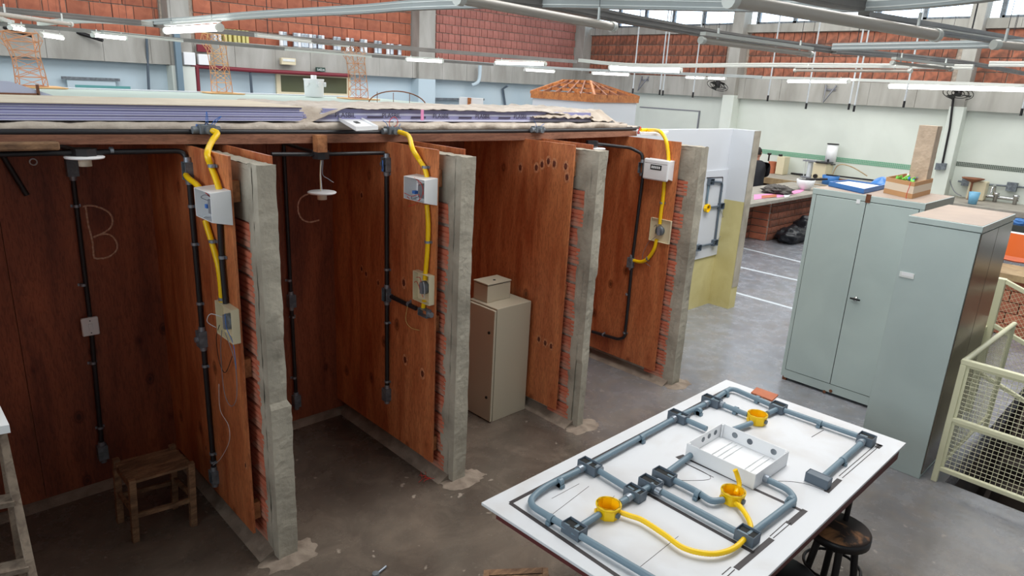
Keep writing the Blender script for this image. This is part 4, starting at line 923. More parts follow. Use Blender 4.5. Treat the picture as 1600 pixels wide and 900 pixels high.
MB().tube(smooth([at(*q, z=ZP) for q in ((965, 799), (985, 806), (1004, 813), (1038, 835), (1066, 855), (1097, 864), (1126, 864), (1152, 853), (1171, 830), (1171, 815), (1160, 796), (1150, 786))], 14), .0125, 14, rip=.9).build('flexible_hose', M['yellow'], bd)
MB().tube(smooth([o2+V3((.03, .0, .03)), o2+V3((.075, .01, .05)), o2+V3((.085, .03, .085)), o2+V3((.08, .045, .115))], 8), .0125, 14, rip=.92).build('flexible_hose', M['yellow'], bd)
# white distribution tray
zt = ZB+.085; T0 = [at(*q, z=zt) for q in ((1073, 692), (1129, 660.5), (1233, 705), (1181, 742))]
c = sum(T0, V3())/4; u = ((T0[1]-T0[0])+(T0[2]-T0[3])).normalized(); v = Z.cross(u).normalized(); w_ = ((T0[1]-T0[0]).length+(T0[2]-T0[3]).length)/2; h_ = ((T0[3]-T0[0]).length+(T0[2]-T0[1]).length)/2
c.z = ZB+.001; t = thing('distribution_tray', 'shallow white open distribution box standing on the conduit board', 'electrical box', c)
MB().tray(c, u, v, Z, w_, h_, .084, .004).build('tray_body', M['white_pl'], t, .003)
for s_ in (-.28, -.2, .12, .2, .28): MB().fbox(c, u, v, Z, -w_/2+.06, w_/2-.02, h_*s_, h_*s_+.004, .004, .012).build('rib', M['white_pl'], t)
for a in (-.3, .05, .28): MB().cyl(c+u*(w_/2-.003)+v*h_*a+Z*.045, c+u*(w_/2-.0055)+v*h_*a+Z*.045, .017).build('knockout', M['grey_metal'], t)
for a in (-.05, .12, .3): MB().cyl(c+v*(h_/2-.0035)+u*w_*a+Z*.05, c+v*(h_/2-.006)+u*w_*a+Z*.05, .015).build('knockout', M['grey_metal'], t)
for a, b_ in ((-1, -1), (1, -1), (1, 1), (-1, 1)): MB().cyl(c+u*(w_/2-.012)*a+v*(h_/2-.012)*b_+Z*.004, c+u*(w_/2-.012)*a+v*(h_/2-.012)*b_+Z*.083, .006).build('corner_post', M['white_pl'], t)
# ---- stools under the table
def stool(cx, cy, zs, r, lab, m):
    t = thing('bar_stool', lab, 'stool', (cx, cy, 0))
    MB().lathe((cx, cy, zs), [(0, -.03), (r-.01, -.03), (r, -.015), (r, .0), (r-.012, .008), (0, .012)], 32).build('seat', [M[m]], t)
    MB().lathe((cx, cy, zs), [(r-.004, -.05), (r+.004, -.05), (r+.004, -.006), (r-.004, -.006)], 32).build('seat_ring', M['dark_metal'], t)
    rr = r*.72
    for i in range(4):
        a = .5+i*math.pi/2; d_ = V3((math.cos(a), math.sin(a), 0)); MB().cyl(V3((cx, cy, zs-.03))+d_*rr*.75, V3((cx, cy, 0))+d_*rr*1.45, .019, .017, 12).build('leg', M['dark_metal'], t)
    MB().tube([V3((cx+math.cos(a)*rr*1.3, cy+math.sin(a)*rr*1.3, zs*.62)) for a in [k*math.pi/12 for k in range(25)]], .008, 8).build('foot_ring', M['dark_metal'], t)
c = at(1310, 818, z=.62); stool(c.x-.03, c.y-.02, .62, .15, 'black metal stool with a worn round seat under the right table edge', 'seat_worn')
c = at(1228, 893, z=.56); stool(c.x-.05, c.y, .56, .17, 'stool with a smooth black seat, mostly under the near table edge', 'dark_metal')
# ================================================================== STEEL LOCKERS
def locker(x0, x1, y0, y1, h, name, lab): return thing(name, lab, 'cabinet', ((x0+x1)/2, (y0+y1)/2, 0))
x0, x1, y0, y1, h = 6.53, 7.38, 1.70, 2.66, 1.96
t = locker(x0, x1, y0, y1, h, 'steel_cabinet', 'wide two-door grey-green steel cabinet, farther one, with the blue tray and cardboard box on top')
MB().box(x0+.02, x1, y0, y1, .04, h-.001).build('body', M['locker'], t, .004)
MB().box(x0, x1, y0-.004, y1+.004, h-.055, h).build('top_panel', [M['locker']], t, .004)
MB().box(x0+.01, x1-.01, y0+.006, y1-.006, h+.0002, h+.0022).build('dust_layer', M['locker_s'], t)
MB().box(x0+.004, x0+.02, y0, y0+.035, .04, h-.055).build('frame_post', M['locker'], t); MB().box(x0+.004, x0+.02, y1-.035, y1, .04, h-.055).build('frame_post', M['locker'], t)
ym = at(1352, 318, x=x0).y; ym = (ym+at(1297, 604, x=x0).y)/2
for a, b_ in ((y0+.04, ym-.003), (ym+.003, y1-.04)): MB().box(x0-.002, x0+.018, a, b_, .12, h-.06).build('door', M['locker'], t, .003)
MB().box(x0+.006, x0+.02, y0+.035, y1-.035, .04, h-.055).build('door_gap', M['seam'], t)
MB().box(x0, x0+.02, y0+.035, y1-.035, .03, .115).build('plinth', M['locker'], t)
MB().box(x0+.03, x1, y0-.0035, y0-.0005, .04, h-.056).build('shaded_side', M['locker_shaded'], t); MB().box(x0+.001, x1, y0-.0058, y0-.0042, h-.055, h-.001).build('shaded_edge', M['locker_shaded'], t)  # thin sheets that give the -y side its painted shade
for y, z in ((y1-.04, 0), (y0+.04, 0)): MB().box(x0+.005, x0+.04, y-.02, y+.02, 0, .04).build('foot', M['rust'], t); MB().box(x1-.04, x1-.005, y-.02, y+.02, 0, .04).build('foot', M['rust'], t)
p = at(1337, 467, x=x0-.004); MB().lathe(p, [(0, 0), (.022, 0), (.022, .012), (0, .016)], 20, ax=UX).build('lock_plate', M['chrome'], t); MB().fbox(p, -Y, Z, UX, -.045, .045, -.008, .008, .014, .024).build('handle', M['seam'], t, .003)
p = at(1341, 315, x=x0-.003); MB().box(p.x-.003, p.x+.004, p.y-.016, p.y+.016, p.z-.018, p.z+.018).build('number_tag', M['white_pl'], t)
p = at(1357, 309, x=x0-.003); MB().box(p.x-.006, p.x+.006, p.y-.02, p.y+.02, p.z-.045, p.z+.03).build('rusty_hinge', M['rust'], t)
for q in ((1298, 611), (1288, 612)): p = at(*q, x=x0-.004); MB().cyl(p, p+UX*.004, .016).build('rust_spot', M['rust'], t)
x0, x1, y0, y1, h = 5.54, 6.52, 1.065, 1.53, 1.98
t = locker(x0, x1, y0, y1, h, 'steel_cabinet', 'nearer narrow grey-green steel cabinet with a small white card holder on its side')
MB().box(x0, x1, y0+.003, y1, .0, h-.05).build('body', M['locker'], t, .004)
MB().box(x0-.004, x1+.004, y0-.004, y1+.004, h-.046, h).build('top_panel', M['locker'], t, .004)
MB().box(x0+.004, x1-.004, y0+.004, y1-.004, h+.0002, h+.0022).build('dust_layer', M['locker_s'], t)
xm = (x0+x1)/2
for a, b_ in ((x0+.012, xm-.004), (xm+.004, x1-.012)): MB().box(a, b_, y0-.004, y0+.002, .04, h-.055).build('door', M['locker_shaded'], t, .002)
MB().box(x0-.001, x1+.001, y0-.0055, y0-.0042, h-.046, h-.001).build('shaded_edge', M['locker_shaded'], t)  # painted shade along the -y edge of the top panel
p = at(1417, 430, x=x0-.001); MB().box(p.x-.006, p.x, p.y-.05, p.y+.05, p.z-.02, p.z+.02).build('card_holder', M['galv'], t, .002); MB().box(p.x-.008, p.x-.005, p.y-.04, p.y+.035, p.z-.004, p.z+.022).build('card', M['white_pl'], t)
# things on the far cabinet
hc = 1.963
P = [at(*q, z=hc+.03) for q in ((1295, 286), (1350, 298), (1382, 291), (1325, 283))]
t = thing('blue_tray', 'shallow blue plastic tray with papers on the far steel cabinet', 'tray', sum(P, V3())/4-Z*.03)
cc = sum(P, V3())/4; Q = [V3((p.x, p.y, hc)) for p in P]
MB().hexa(Q+[q+Z*.008 for q in Q]).build('base', M['blue_pl'], t)
for i in range(4):
    a, b_ = Q[i], Q[(i+1) % 4]; ai, bi = a.lerp(V3((cc.x, cc.y, hc)), .06), b_.lerp(V3((cc.x, cc.y, hc)), .06)
    MB().hexa([a, b_, bi, ai, a+Z*.045, b_+Z*.045, bi+Z*.045, ai+Z*.045]).build('side', M['blue_pl'], t)
Q2 = [q.lerp(V3((cc.x, cc.y, hc)), .12)+Z*.03 for q in Q]; MB().hexa(Q2+[q+Z*.004 for q in Q2]).build('paper', M['white_pl'], t)
Q3 = at(1374, 285, z=hc+.03); tag(MB().grid(lambda u, v: (Q3.x-.12+u*.25, Q3.y-.13+v*.22, hc+.003+.085*max(0, math.sin(u*3.14))*max(0, math.sin(v*3.14))+.02*noise.noise(V3((u*5, v*5, 0)))), 14, 14, thick=(0, 0, -.002)).build('blue_bag', M['blue_pl']), 'crumpled blue plastic bag behind the blue tray', 'bag')
C0, C1, C2 = at(1380, 301, z=hc), at(1424, 311, z=hc), at(1453, 303, z=hc); C3 = C0+(C2-C1); cc = (C0+C2)/2
t = thing('cardboard_box', 'open cardboard box with a pale printed band on the far steel cabinet', 'box', cc)
hb = .145; Q = [C0, C1, C2, C3]
for i in range(4):
    a, b_ = Q[i], Q[(i+1) % 4]; ai, bi = a.lerp(cc, .03), b_.lerp(cc, .03)
    for z0_, z1_, m_, nm in ((0, hb*.3, 'card', 'wall_lower'), (hb*.3, hb*.75, 'card_w', 'printed_band'), (hb*.75, hb, 'card', 'wall_upper')):
        MB().hexa([a+Z*z0_, b_+Z*z0_, bi+Z*z0_, ai+Z*z0_, a+Z*z1_, b_+Z*z1_, bi+Z*z1_, ai+Z*z1_]).build(nm, M[m_], t)
MB().hexa([q.lerp(cc, .03)+Z*.002 for q in Q]+[q.lerp(cc, .03)+Z*.006 for q in Q]).build('floor_flap', M['card'], t)
for i in range(12):
    p = cc.lerp(Q[i % 4], .2+.18*(i//4))+Z*(hb-.02); m_ = ['leaf', 'leaf', 'wire_g', 'white_pl', 'leaf', 'blue_pl', 'wire_g', 'wire_r'][i % 8]
    mb = MB(); 
    for j in range(3):
        d_ = V3((R.uniform(-1, 1), R.uniform(-1, 1), R.uniform(.2, .9)))*.05; mb.cyl(p, p+d_, .014, .008, 7)
    tag(mb.build('scrap_item', M[m_]), 'small %s scrap %s the %s corner inside the cardboard box' % ({'leaf': 'green', 'wire_g': 'grey', 'white_pl': 'white', 'blue_pl': 'blue', 'wire_r': 'red'}[m_], ['far from', 'halfway to', 'close to'][i//4], ['left', 'front', 'right', 'back'][i % 4]), 'scrap', 'scraps in the cardboard box')
f = C1; tag(MB().tube(smooth([f+V3((-.012, .03, hb)), f+V3((-.02, .03, hb-.03)), f+V3((-.02, .04, .03)), f+V3((-.02, .03, -.03))], 5), .003, 5).build('red_string', M['wire_r']), 'red string hanging down the front of the cardboard box', 'string')
p = at(1436, 285, z=hc); a, b_ = at(1418, 282, x=7.12), at(1446, 285, x=7.12); 
lo = V3((7.12, b_.y, hc)); hi_y = a.y; zt_ = at(1445, 196, x=7.12).z
t_ = MB(); w2 = .14
t_.grid(lambda u, v: (7.12+.004*noise.noise(V3((u*8, v*12, 0))), lo.y+u*(hi_y-lo.y), hc+v*(zt_-hc)), 10, 24)
t_.grid(lambda u, v: (7.12+u*w2, lo.y+.004*noise.noise(V3((u*8, v*12, 5))), hc+v*(zt_-hc)), 8, 24)
t_.grid(lambda u, v: (7.12+w2, lo.y+u*(hi_y-lo.y), hc+v*(zt_-hc)), 2, 2); t_.grid(lambda u, v: (7.12+u*w2, hi_y, hc+v*(zt_-hc)), 2, 2)
t_.grid(lambda u, v: (7.12+u*w2, lo.y+v*(hi_y-lo.y), zt_), 2, 2); t_.grid(lambda u, v: (7.12+u*w2, lo.y+v*(hi_y-lo.y), hc+.001), 2, 2)
tag(t_.build('concrete_specimen', M['block_conc']), 'tall beige concrete block standing behind the cardboard box on the far cabinet', 'block')
# ================================================================== RAILING
def rail_panel(t, a, b_, z0, z1, cell=.03, diamond=False, zs=(0, 0)):
    mb = MB(); L_ = (b_-a).length; d_ = (b_-a).normalized()
    if not diamond:
        n = int(L_/cell)
        for i in range(1, n): p = a+d_*i*cell; mb.cyl(V3((p.x, p.y, z0)), V3((p.x, p.y, z1)), .0018, n=4, smooth=False)
        k_ = int((z1-z0)/cell)
        for i in range(1, k_): mb.cyl(V3((a.x, a.y, z0+i*cell)), V3((b_.x, b_.y, z0+i*cell)), .0018, n=4, smooth=False)
    else:
        H_ = z1-z0; n = int((L_+H_)/cell)
        for i in range(n):
            s_ = i*cell-H_
            for sg in (1, -1):
                lo_, hi_ = max(0, -s_), min(H_, L_-s_)
                if hi_ > lo_:
                    f = lambda h_: (lambda p: V3((p.x, p.y, z0+(h_ if sg > 0 else H_-h_)+zs[0]+(zs[1]-zs[0])*(s_+h_)/L_)))(a+d_*(s_+h_))
                    mb.cyl(f(lo_), f(hi_), .0013, n=4, smooth=False)
    o = mb.build('wire_mesh', M['cream'], t); o['kind'] = 'stuff'
def sq(t, a, b_, w, name): bar(MB(), V3(a), V3(b_), w, w).build(name, M['cream'], t, .004)
t = thing('guard_railing', 'cream steel railing with square wire mesh along the near edge of the floor opening', 'railing', (5.63, .4, 0))
xr = 5.62; A_, B_ = V3((xr, .985, 0)), V3((xr, -1.2, 0))
MB().box(xr-.02, xr+.02, .965, 1.005, 0, .965).build('post', M['cream'], t, .004); MB().box(xr-.02, xr+.02, -1.2, -1.16, 0, .965).build('post', M['cream'], t, .004)
for z, w_ in ((.985, .042), (.53, .036), (.115, .036)): MB().box(xr-w_/2, xr+w_/2, -1.2, 1.005, z-w_/2, z+w_/2).build('rail', M['cream'], t, .006)
for z0, z1 in ((.135, .51), (.55, .965)):
    MB().box(xr-.006, xr+.006, .945, .965, z0, z1).build('mesh_frame', M['cream'], t); MB().box(xr-.006, xr+.006, -1.16, .945, z1-.018, z1).build('mesh_frame', M['cream'], t)
    rail_panel(t, V3((xr, .945, 0)), V3((xr, -.6, 0)), z0, z1, .033)
t = thing('guard_railing', 'cream railing of round tube along the far side of the stair opening, diagonal mesh below', 'railing', (6.3, .97, 0))
a, b_ = V3((xr, .99, .985)), V3((7.05, .955, .985))
MB().cyl(a, b_, .021, n=16).build('top_rail', M['cream'], t)
MB().cyl(V3((7.03, .955, 0)), V3((7.03, .955, .98)), .018).build('post', M['cream'], t); MB().cyl(V3((xr+.04, .98, .12)), V3((7.03, .955, .12)), .014).build('bottom_rail', M['cream'], t)
rail_panel(t, V3((xr+.03, .98, 0)), V3((7.02, .956, 0)), .13, .96, .045, True)
t = thing('stair_gate', 'tall cream gate frame with diamond mesh standing behind the nearer steel cabinet', 'gate', (7.4, .9, 0))
g0 = at(1566, 435, x=7.3); g1 = at(1548, 560, x=7.3); gz = g0.z
gy = g0.y
MB().box(7.27, 7.34, gy-.035, gy+.035, 0, gz).build('post', M['cream'], t, .005)
e_ = at(1600, 462, x=7.3)
for z_ in (gz-.0, gz-.42, gz-.9):
    sq(t, (7.3, gy-.03, z_-.02), (7.3, gy-.9, z_-.02-(gy-e_.y)*0-.32), .04, 'sloped_rail')
sq(t, (7.3, gy+.03, gz-.47), (6.9, gy+.03, gz-.47), .04, 'side_rail'); sq(t, (7.3, gy+.03, gz-.58), (6.9, gy+.03, gz-.58), .03, 'side_rail')
rail_panel(t, V3((7.3, gy-.04, 0)), V3((7.3, gy-.9, 0)), gz-.88, gz-.03, .045, True, (0, -.32))
# ================================================================== CHANNELS AND LAMPS OVERHEAD
ZG = 3.045
def channel(pts, lab, w=.038, h=.04, m='galv', group=None):
    """a ribbed steel channel through real points; sags where the photograph shows it sagging"""
    t = thing('ceiling_channel', lab, 'channel', pts[0], group); P = smooth(pts, 6); mb = MB(); vs = []; ribs_ = MB()
    for k_, (mbx, a0, a1, b0, b1) in enumerate(((mb, -w/2, w/2, 0, h), (ribs_, -w/2-.003, w/2+.003, .008, .012), (ribs_, -w/2-.003, w/2+.003, .028, .032))):
        vs = []
        for i, p in enumerate(P):
            d = (P[min(i+1, len(P)-1)]-P[max(i-1, 0)]).normalized(); s_ = d.cross(Z).normalized()
            vs += [p+s_*a0+Z*b0, p+s_*a1+Z*b0, p+s_*a1+Z*b1, p+s_*a0+Z*b1]
        n = len(P); mbx.add(vs, [(i*4+q, i*4+(q+1) % 4, i*4+4+(q+1) % 4, i*4+4+q) for i in range(n-1) for q in range(4)]+[(3, 2, 1, 0), (4*n-4, 4*n-3, 4*n-2, 4*n-1)])
    mb.build('channel_body', M['galv_b' if m == 'galv' else m], t); ribs_.build('lip', M[m], t)['kind'] = 'stuff'
    for i in range(2, len(P)-1, max(6, len(P)//3)): MB().cyl(P[i]+Z*h, V3((P[i].x, P[i].y, ZC)), .0018, n=6).build('hanger_rod', M['dark_metal'], t)
    return t
A = [at(*q, x=1.87) for q in ((222, 40), (300, 36), (400, 29), (560, 22), (650, 16))]+[V3((1.98, 2.25, 3.045)), V3((2.03, 1.95, 3.04))]+[at(*q, z=3.045) for q in ((1000, 15), (1160, 18), (1345, 18), (1480, 9), (1600, -6))]
channel(A, 'longest white ribbed channel, sweeping across the top from the brick wall to the right corner')
def zpts(ps, z=ZG): return [at(*q, z=z) for q in ps]
def ypts(ps, y): return [at(*q, y=y) for q in ps]
channel([V3((-.4, 6.0, 3.05))]+ypts([(0, 20), (220, 40)], 6.0), 'grey channel at the upper left ending at the white ribbed channel', m='chan_shaded')
channel(ypts([(226, 41), (345, 53), (600, 76), (900, 99)], 6.05), 'grey channel passing in front of the row of tins on the wall ledge', m='chan_shaded')
channel([V3((.2, 8.9, 3.04))]+ypts([(60, 45), (250, 62), (400, 75), (600, 91), (770, 103)], 8.9), 'lower grey channel running just under the wall ledge with the tins', m='chan_shaded')
channel(ypts([(740, 2), (812, 9)], 1.98)+ypts([(870, 17), (1000, 41), (1150, 65), (1300, 83)], 1.98), 'near dark grey channel slanting across the top of the high windows', m='chan_shaded')
channel(ypts([(1302, 84), (1420, 93), (1530, 105)], 1.95)+[at(1625, 123, y=1.95)], 'pale green-grey channel continuing right from the white crossbar', m='chan_shaded')
channel(ypts([(1150, -22), (1290, 10), (1343, 17)], .98), 'short thick grey channel end at the top edge, right of centre', m='chan_shaded')
channel(ypts([(1346, 40), (1440, 52), (1620, 76)], .98), 'broad grey-brown channel in the top right corner above a perforated strip', h=.045, m='chan_shaded')
channel([at(*q, x=4.3) for q in ((1301, 79), (1450, 77), (1630, 74))], 'white crossbar channel right of the high windows, wasp nest dark spot on it')
channel([at(*q, x=6.6) for q in ((905, 97), (1000, 105), (1200, 105), (1400, 107), (1520, 109))], 'white channel over the middle of the right wall, one unlit tube under it', m='white_metal')
channel([at(*q, x=6.6) for q in ((1545, 104), (1640, 105))], 'short white channel end at the right edge below the crossbar', m='white_metal')
channel([at(*q, x=9.2) for q in ((700, 97), (900, 110), (1060, 117), (1190, 123))], 'thin blue-grey channel in front of the roof truss', m='galv')
channel([at(*q, x=10.6) for q in ((1180, 123), (1300, 126), (1500, 133), (1660, 139))], 'farthest white channel along the concrete beam of the right wall', m='white_metal')
channel(zpts([(62, 40), (140, 36), (240, 42)], 3.04), 'short bowed white channel below the brickwork at the left', m='white_metal')
channel(zpts([(-30, 8), (0, 32), (20, 38)], 3.1), 'white channel tip cut by the left edge', m='white_metal')
channel(zpts([(160, 53), (285, 66)], 3.0), 'thin white strip under the lower grey channel at the left', w=.025, h=.02, m='white_metal')
channel(zpts([(446, 79), (580, 90)], 3.0), 'thin white strip under the lower grey channel, below the tins', w=.025, h=.02, m='white_metal')
channel(zpts([(400, 58), (470, 66), (545, 74)], 3.02), 'thin white strip crossing in front of the tins', w=.03, h=.025, m='white_metal')
def lamp(a, b_, lab, on=True, z=3.0, r=.014, holder=True):
    p, q = at(*a, z=z), at(*b_, z=z); t = thing('tube_light', lab, 'light', (p+q)/2); d = (q-p).normalized()
    MB().cyl(p+d*.01, q-d*.01, r, n=14).build('tube', M['tube_on' if on else 'tube_off'], t)
    if holder:
        bar(MB(), p+Z*(r+.016), q+Z*(r+.016), .03, .014).build('housing', M['white_metal'], t)
    for e in (p, q): MB().cyl(e-d*.012, e+d*.012, r+.004, n=14).build('end_cap', M['white_metal'], t)
    for f in (.12, .88): c = p.lerp(q, f); MB().cyl(c+Z*r, c+Z*.06, .005, n=8).build('hanger', M['galv'], t); MB().cyl(c+Z*.06, V3((c.x, c.y, ZC)), .0012, n=5).build('hanger_rod', M['dark_metal'], t)
for a, b_, z, r, lab in (((260, 48), (343, 43), 3.0, .022, 'brightest lit tube light, under the white ribbed channel at the left'), ((145, 55), (196, 60), 3.02, .018, 'short lit tube light left of the white ribbed channel'),
    ((65, 55), (98, 60), 3.02, .018, 'small lit tube light beside the tallest stick tower'), ((16, 43), (37, 46), 3.0, .016, 'tiny lit tube light behind the top of the leftmost stick tower'),
    ((635, 93), (692, 96), 3.02, .02, 'lit tube light in front of the second concrete column'), ((775, 98), (852, 100), 3.02, .02, 'lit tube light in front of the pink bricks'),
    ((820, 109), (866, 112), 3.02, .02, 'lit tube light above the left end of the roof truss'), ((925, 114), (983, 117), 3.03, .022, 'lit tube light above the right end of the roof truss'),
    ((953, 106), (1064, 110), 3.02, .03, 'long lit tube light across the foot of the corner column'), ((1072, 121), (1102, 122), 3.04, .018, 'left one of two short lit tubes near the wall fan'), ((1106, 122), (1134, 123), 3.04, .018, 'right one of two short lit tubes near the wall fan'),
    ((1232, 127), (1326, 127), 3.04, .026, 'lit tube light over the white wall between the two fans'), ((1390, 135), (1610, 140), 3.04, .034, 'longest lit tube light at the right edge over the sink')):
    lamp(a, b_, lab, True, z, r)
lamp((1243, 110), (1422, 111), 'thin unlit white tube below the middle channel', False, 2.99, .012)
lamp((1395, 98), (1486, 108), 'short unlit tube crossing the end of the middle channel', False, 2.99, .009)
lamp((1097, 63), (1266, 85), 'unlit grey tube in front of the second column on the right wall', False, 2.98, .0125)
lamp((718, -2), (957, 42), 'large unlit grey tube crossing the end of the white ribbed channel', False, 2.985, .0155, False)
lamp((1143, 0), (1462, 55), 'nearest and thickest unlit tube, top right of centre', False, 2.985, .018, False)
lamp((1556, 70), (1660, 78), 'unlit tube entering at the right edge over the crossbar', False, 2.985, .0145, False)
lamp((-8, 21), (110, 38), 'unlit white tube at the left edge under the bricks', False, 2.99, .013, False)
ps = thing('perforated_strip', 'perforated steel strip beside the broad grey-brown channel', 'strip', at(1480, 45, z=3.03))
a, b_ = at(1350, 27, z=3.05), at(1600, 66, z=3.05); dd = (b_-a).normalized(); n_ = int((b_-a).length/.03)
for s_ in (-.009, .009): w_ = dd.cross(Z)*s_; bar(MB(), a+w_, b_+w_, .006, .002).build('edge', M['galv'], ps)
mb = MB()
for i in range(n_): p = a+dd*(i+.5)*.03; bar(mb, p-dd*.005, p+dd*.005, .014, .002)
mb.build('cross_links', M['galv'], ps)['kind'] = 'stuff'
# hanging cords over the right wall
for i, q in enumerate(((989, 140), (1031, 142), (1036, 143), (1083, 146), (1200, 151), (1260, 163), (1327, 164), (1335, 167), (1413, 160), (1597, 172))):
    p = at(*q, x=10.8); t = thing('hanging_cord', '%s from the left of the thin white cords hanging before the right wall' % ORD[i], 'cord', p, 'cords hanging before the right wall')
    MB().cyl(p, V3((p.x, p.y, ZC)), .012, n=6).build('cord', M['cord'], t); MB().cyl(p-Z*.07, p+Z*.02, .016, n=8).build('plug', M['dark_metal'], t)
# ================================================================== LEFT WALL FITTINGS
yl = YW-.06
for i, px in enumerate((439, 445, 461, 467, 473, 478, 485, 491, 499, 504, 523, 529, 543, 550, 565, 571, 587, 593, 606, 612, 624)):
    p = at(px, 63+.13*(px-520)*.7, y=15.05); r_ = .045+.012*((i*7) % 3)/2; h_ = .30 if i < 18 else .26
    tag(MB().lathe((p.x, 15.05, 3.315), [(0, 0), (r_, 0), (r_, .02), (r_*.96, .03), (r_*.96, h_-.03), (r_, h_-.02), (r_, h_), (r_*.85, h_), (r_*.85, h_-.01), (0, h_-.01)], 16).build('metal_cylinder', M['silver' if i % 3 else 'white_pl']), '%s cylinder from the left, %s, on the high wall ledge' % (ORD[i], 'silver' if i % 3 else 'white'), 'cylinder', 'cylinders on the wall ledge')
for i, px in enumerate((334, 341, 350, 357, 365, 371, 378, 384)):
    p = at(px, 58, y=15.05); tag(MB().box(p.x-.028, p.x+.028, 14.96, 15.16, 3.312, 3.56).build('box_file', M['paper_y' if i > 1 else 'wire_w'], None, .004), '%s upright file from the left, %s, on the high wall ledge' % (ORD[i], 'yellow' if i > 1 else 'white'), 'file', 'files on the wall ledge')
MB_ = lambda: MB()
rp_ = thing('fire_pipe', 'dark red pipe along the foot of the concrete beam with one drop', 'pipe', at(303, 143, y=14.9))
MB().tube([at(297, 103, y=14.88), at(400, 110.5, y=14.88), at(545, 118, y=14.88)], .045, 10).build('pipe', M['red_pipe'], rp_)
MB().tube([at(308, 104, y=14.86), at(311, 150, y=14.86)], .035, 10).build('drop', M['red_pipe'], rp_)
def wallbox(p0, p1, y, th, m, name, lab, cat, bev=.01):
    a, b_ = at(*p0, y=y), at(*p1, y=y); return tag(MB().box(a.x, b_.x, y-th, y, min(a.z, b_.z), max(a.z, b_.z)).build(name, M[m], None, bev), lab, cat)
wallbox((283, 81), (303, 102), 14.9, .12, 'white_pl', 'wall_cabinet', 'white wall box left of the red pipe', 'box')
wallbox((307, 84), (326, 102), 14.9, .10, 'white_pl', 'wall_cabinet', 'white wall box hanging behind the middle stick tower', 'box')
wallbox((306, 69), (328, 82), 14.9, .06, 'red_pipe', 'wall_sign', 'red and white sign above the white wall box', 'sign')
e = thing('exit_sign', 'small dark green SAÍDA exit sign on the concrete beam', 'sign', at(501, 109, y=14.86))
a, b_ = at(494, 105, y=14.87), at(508, 112, y=14.87); MB().box(a.x, b_.x, 14.86, 14.9, b_.z, a.z).build('plate', M['exit'], e)
text('SAÍDA', .07, ((a.x+b_.x)/2, 14.858, (a.z+b_.z)/2-.01), (math.pi/2, 0, 0), 'white_txt', e, ext=.001)
em = thing('emergency_light', 'boxy emergency light on the concrete beam, left of the exit sign', 'light', at(448, 98, y=14.88))
a, b_ = at(437, 90, y=14.88), at(460, 102, y=14.88); MB().box(a.x, b_.x, 14.8, 14.9, b_.z, a.z).build('body', M['beige_pl'], em, .01); zz_ = (a.z+b_.z)/2; MB().box(a.x+.03, b_.x-.03, 14.79, 14.8, zz_, a.z-.02).build('reflector', M['galv'], em)
a = at(278, 62, y=14.82); b_ = at(276, 150, y=14.82); a2 = at(284, 62, y=14.82)
tag(MB().box(at(270, 62, y=14.8).x, at(279, 62, y=14.8).x, 14.7, 14.8, 0, 3.42).build('downpipe', M['bluegrey']), 'square grey downpipe on the first concrete column', 'pipe')
for i, (q0, q1, m, lab, r_) in enumerate((((229, 60), (233, 150), 'bluegrey_d', 'thin dark pipe down the wall left of the first column', .025), ((391, 113), (394, 152), 'bluegrey_d', 'thin dark pipe down the wall left of the doorway', .03), ((793, 134), (791, 176), 'bluegrey_d', 'dark pipe down the pale wall left of the roof truss', .035))):
    a, b_ = at(*q0, y=14.88), at(*q1, y=15.08); tag(MB().tube([a, V3((a.x, b_.y, a.z-.1)) if i == 2 else a.lerp(b_, .3), b_, V3((b_.x, b_.y, .02))], r_, 8).build('wall_pipe', M[m]), lab, 'pipe')
tag(MB().tube(smooth([at(750, 102, y=14.8), at(749, 122, y=14.8), at(745, 130, y=14.82), at(738, 133, y=14.9)], 5), .05, 10).build('wall_pipe', M['blue_wall']), 'pale blue bent pipe end on the concrete beam, right of the second column', 'pipe')
for q in ((8, 42), (123, 50)): p = at(*q, y=14.86); tag(MB().cyl(V3((p.x, 14.97, p.z)), p+V3((.35, -.1, -.12)), .04, .03, 10).build('pipe_stub', M['dark_metal']), 'dark pipe stub sticking out of the concrete beam %s' % ('at the far left' if q[0] < 50 else 'right of the leftmost stick tower'), 'pipe stub')
nb = thing('notice_board', 'clear notice panel with teal lines of print on the pale wall', 'notice', at(140, 128, y=15.1))
a, b_ = at(104, 123, y=15.08), at(180, 128, y=15.08)
MB().box(a.x, b_.x, 15.07, 15.13, 1.6, a.z).build('panel', M['blue_wall'], nb); MB().box(a.x-.08, b_.x+.08, 15.05, 15.1, a.z-.01, a.z+.04).build('top_bar', M['grey_metal'], nb)
for k_ in range(3): MB().box(a.x+.12, a.x+1.05-.1*k_, 15.066, 15.0695, a.z-.15-.11*k_, a.z-.10-.11*k_).build('print_line', M['teal_txt'], nb)
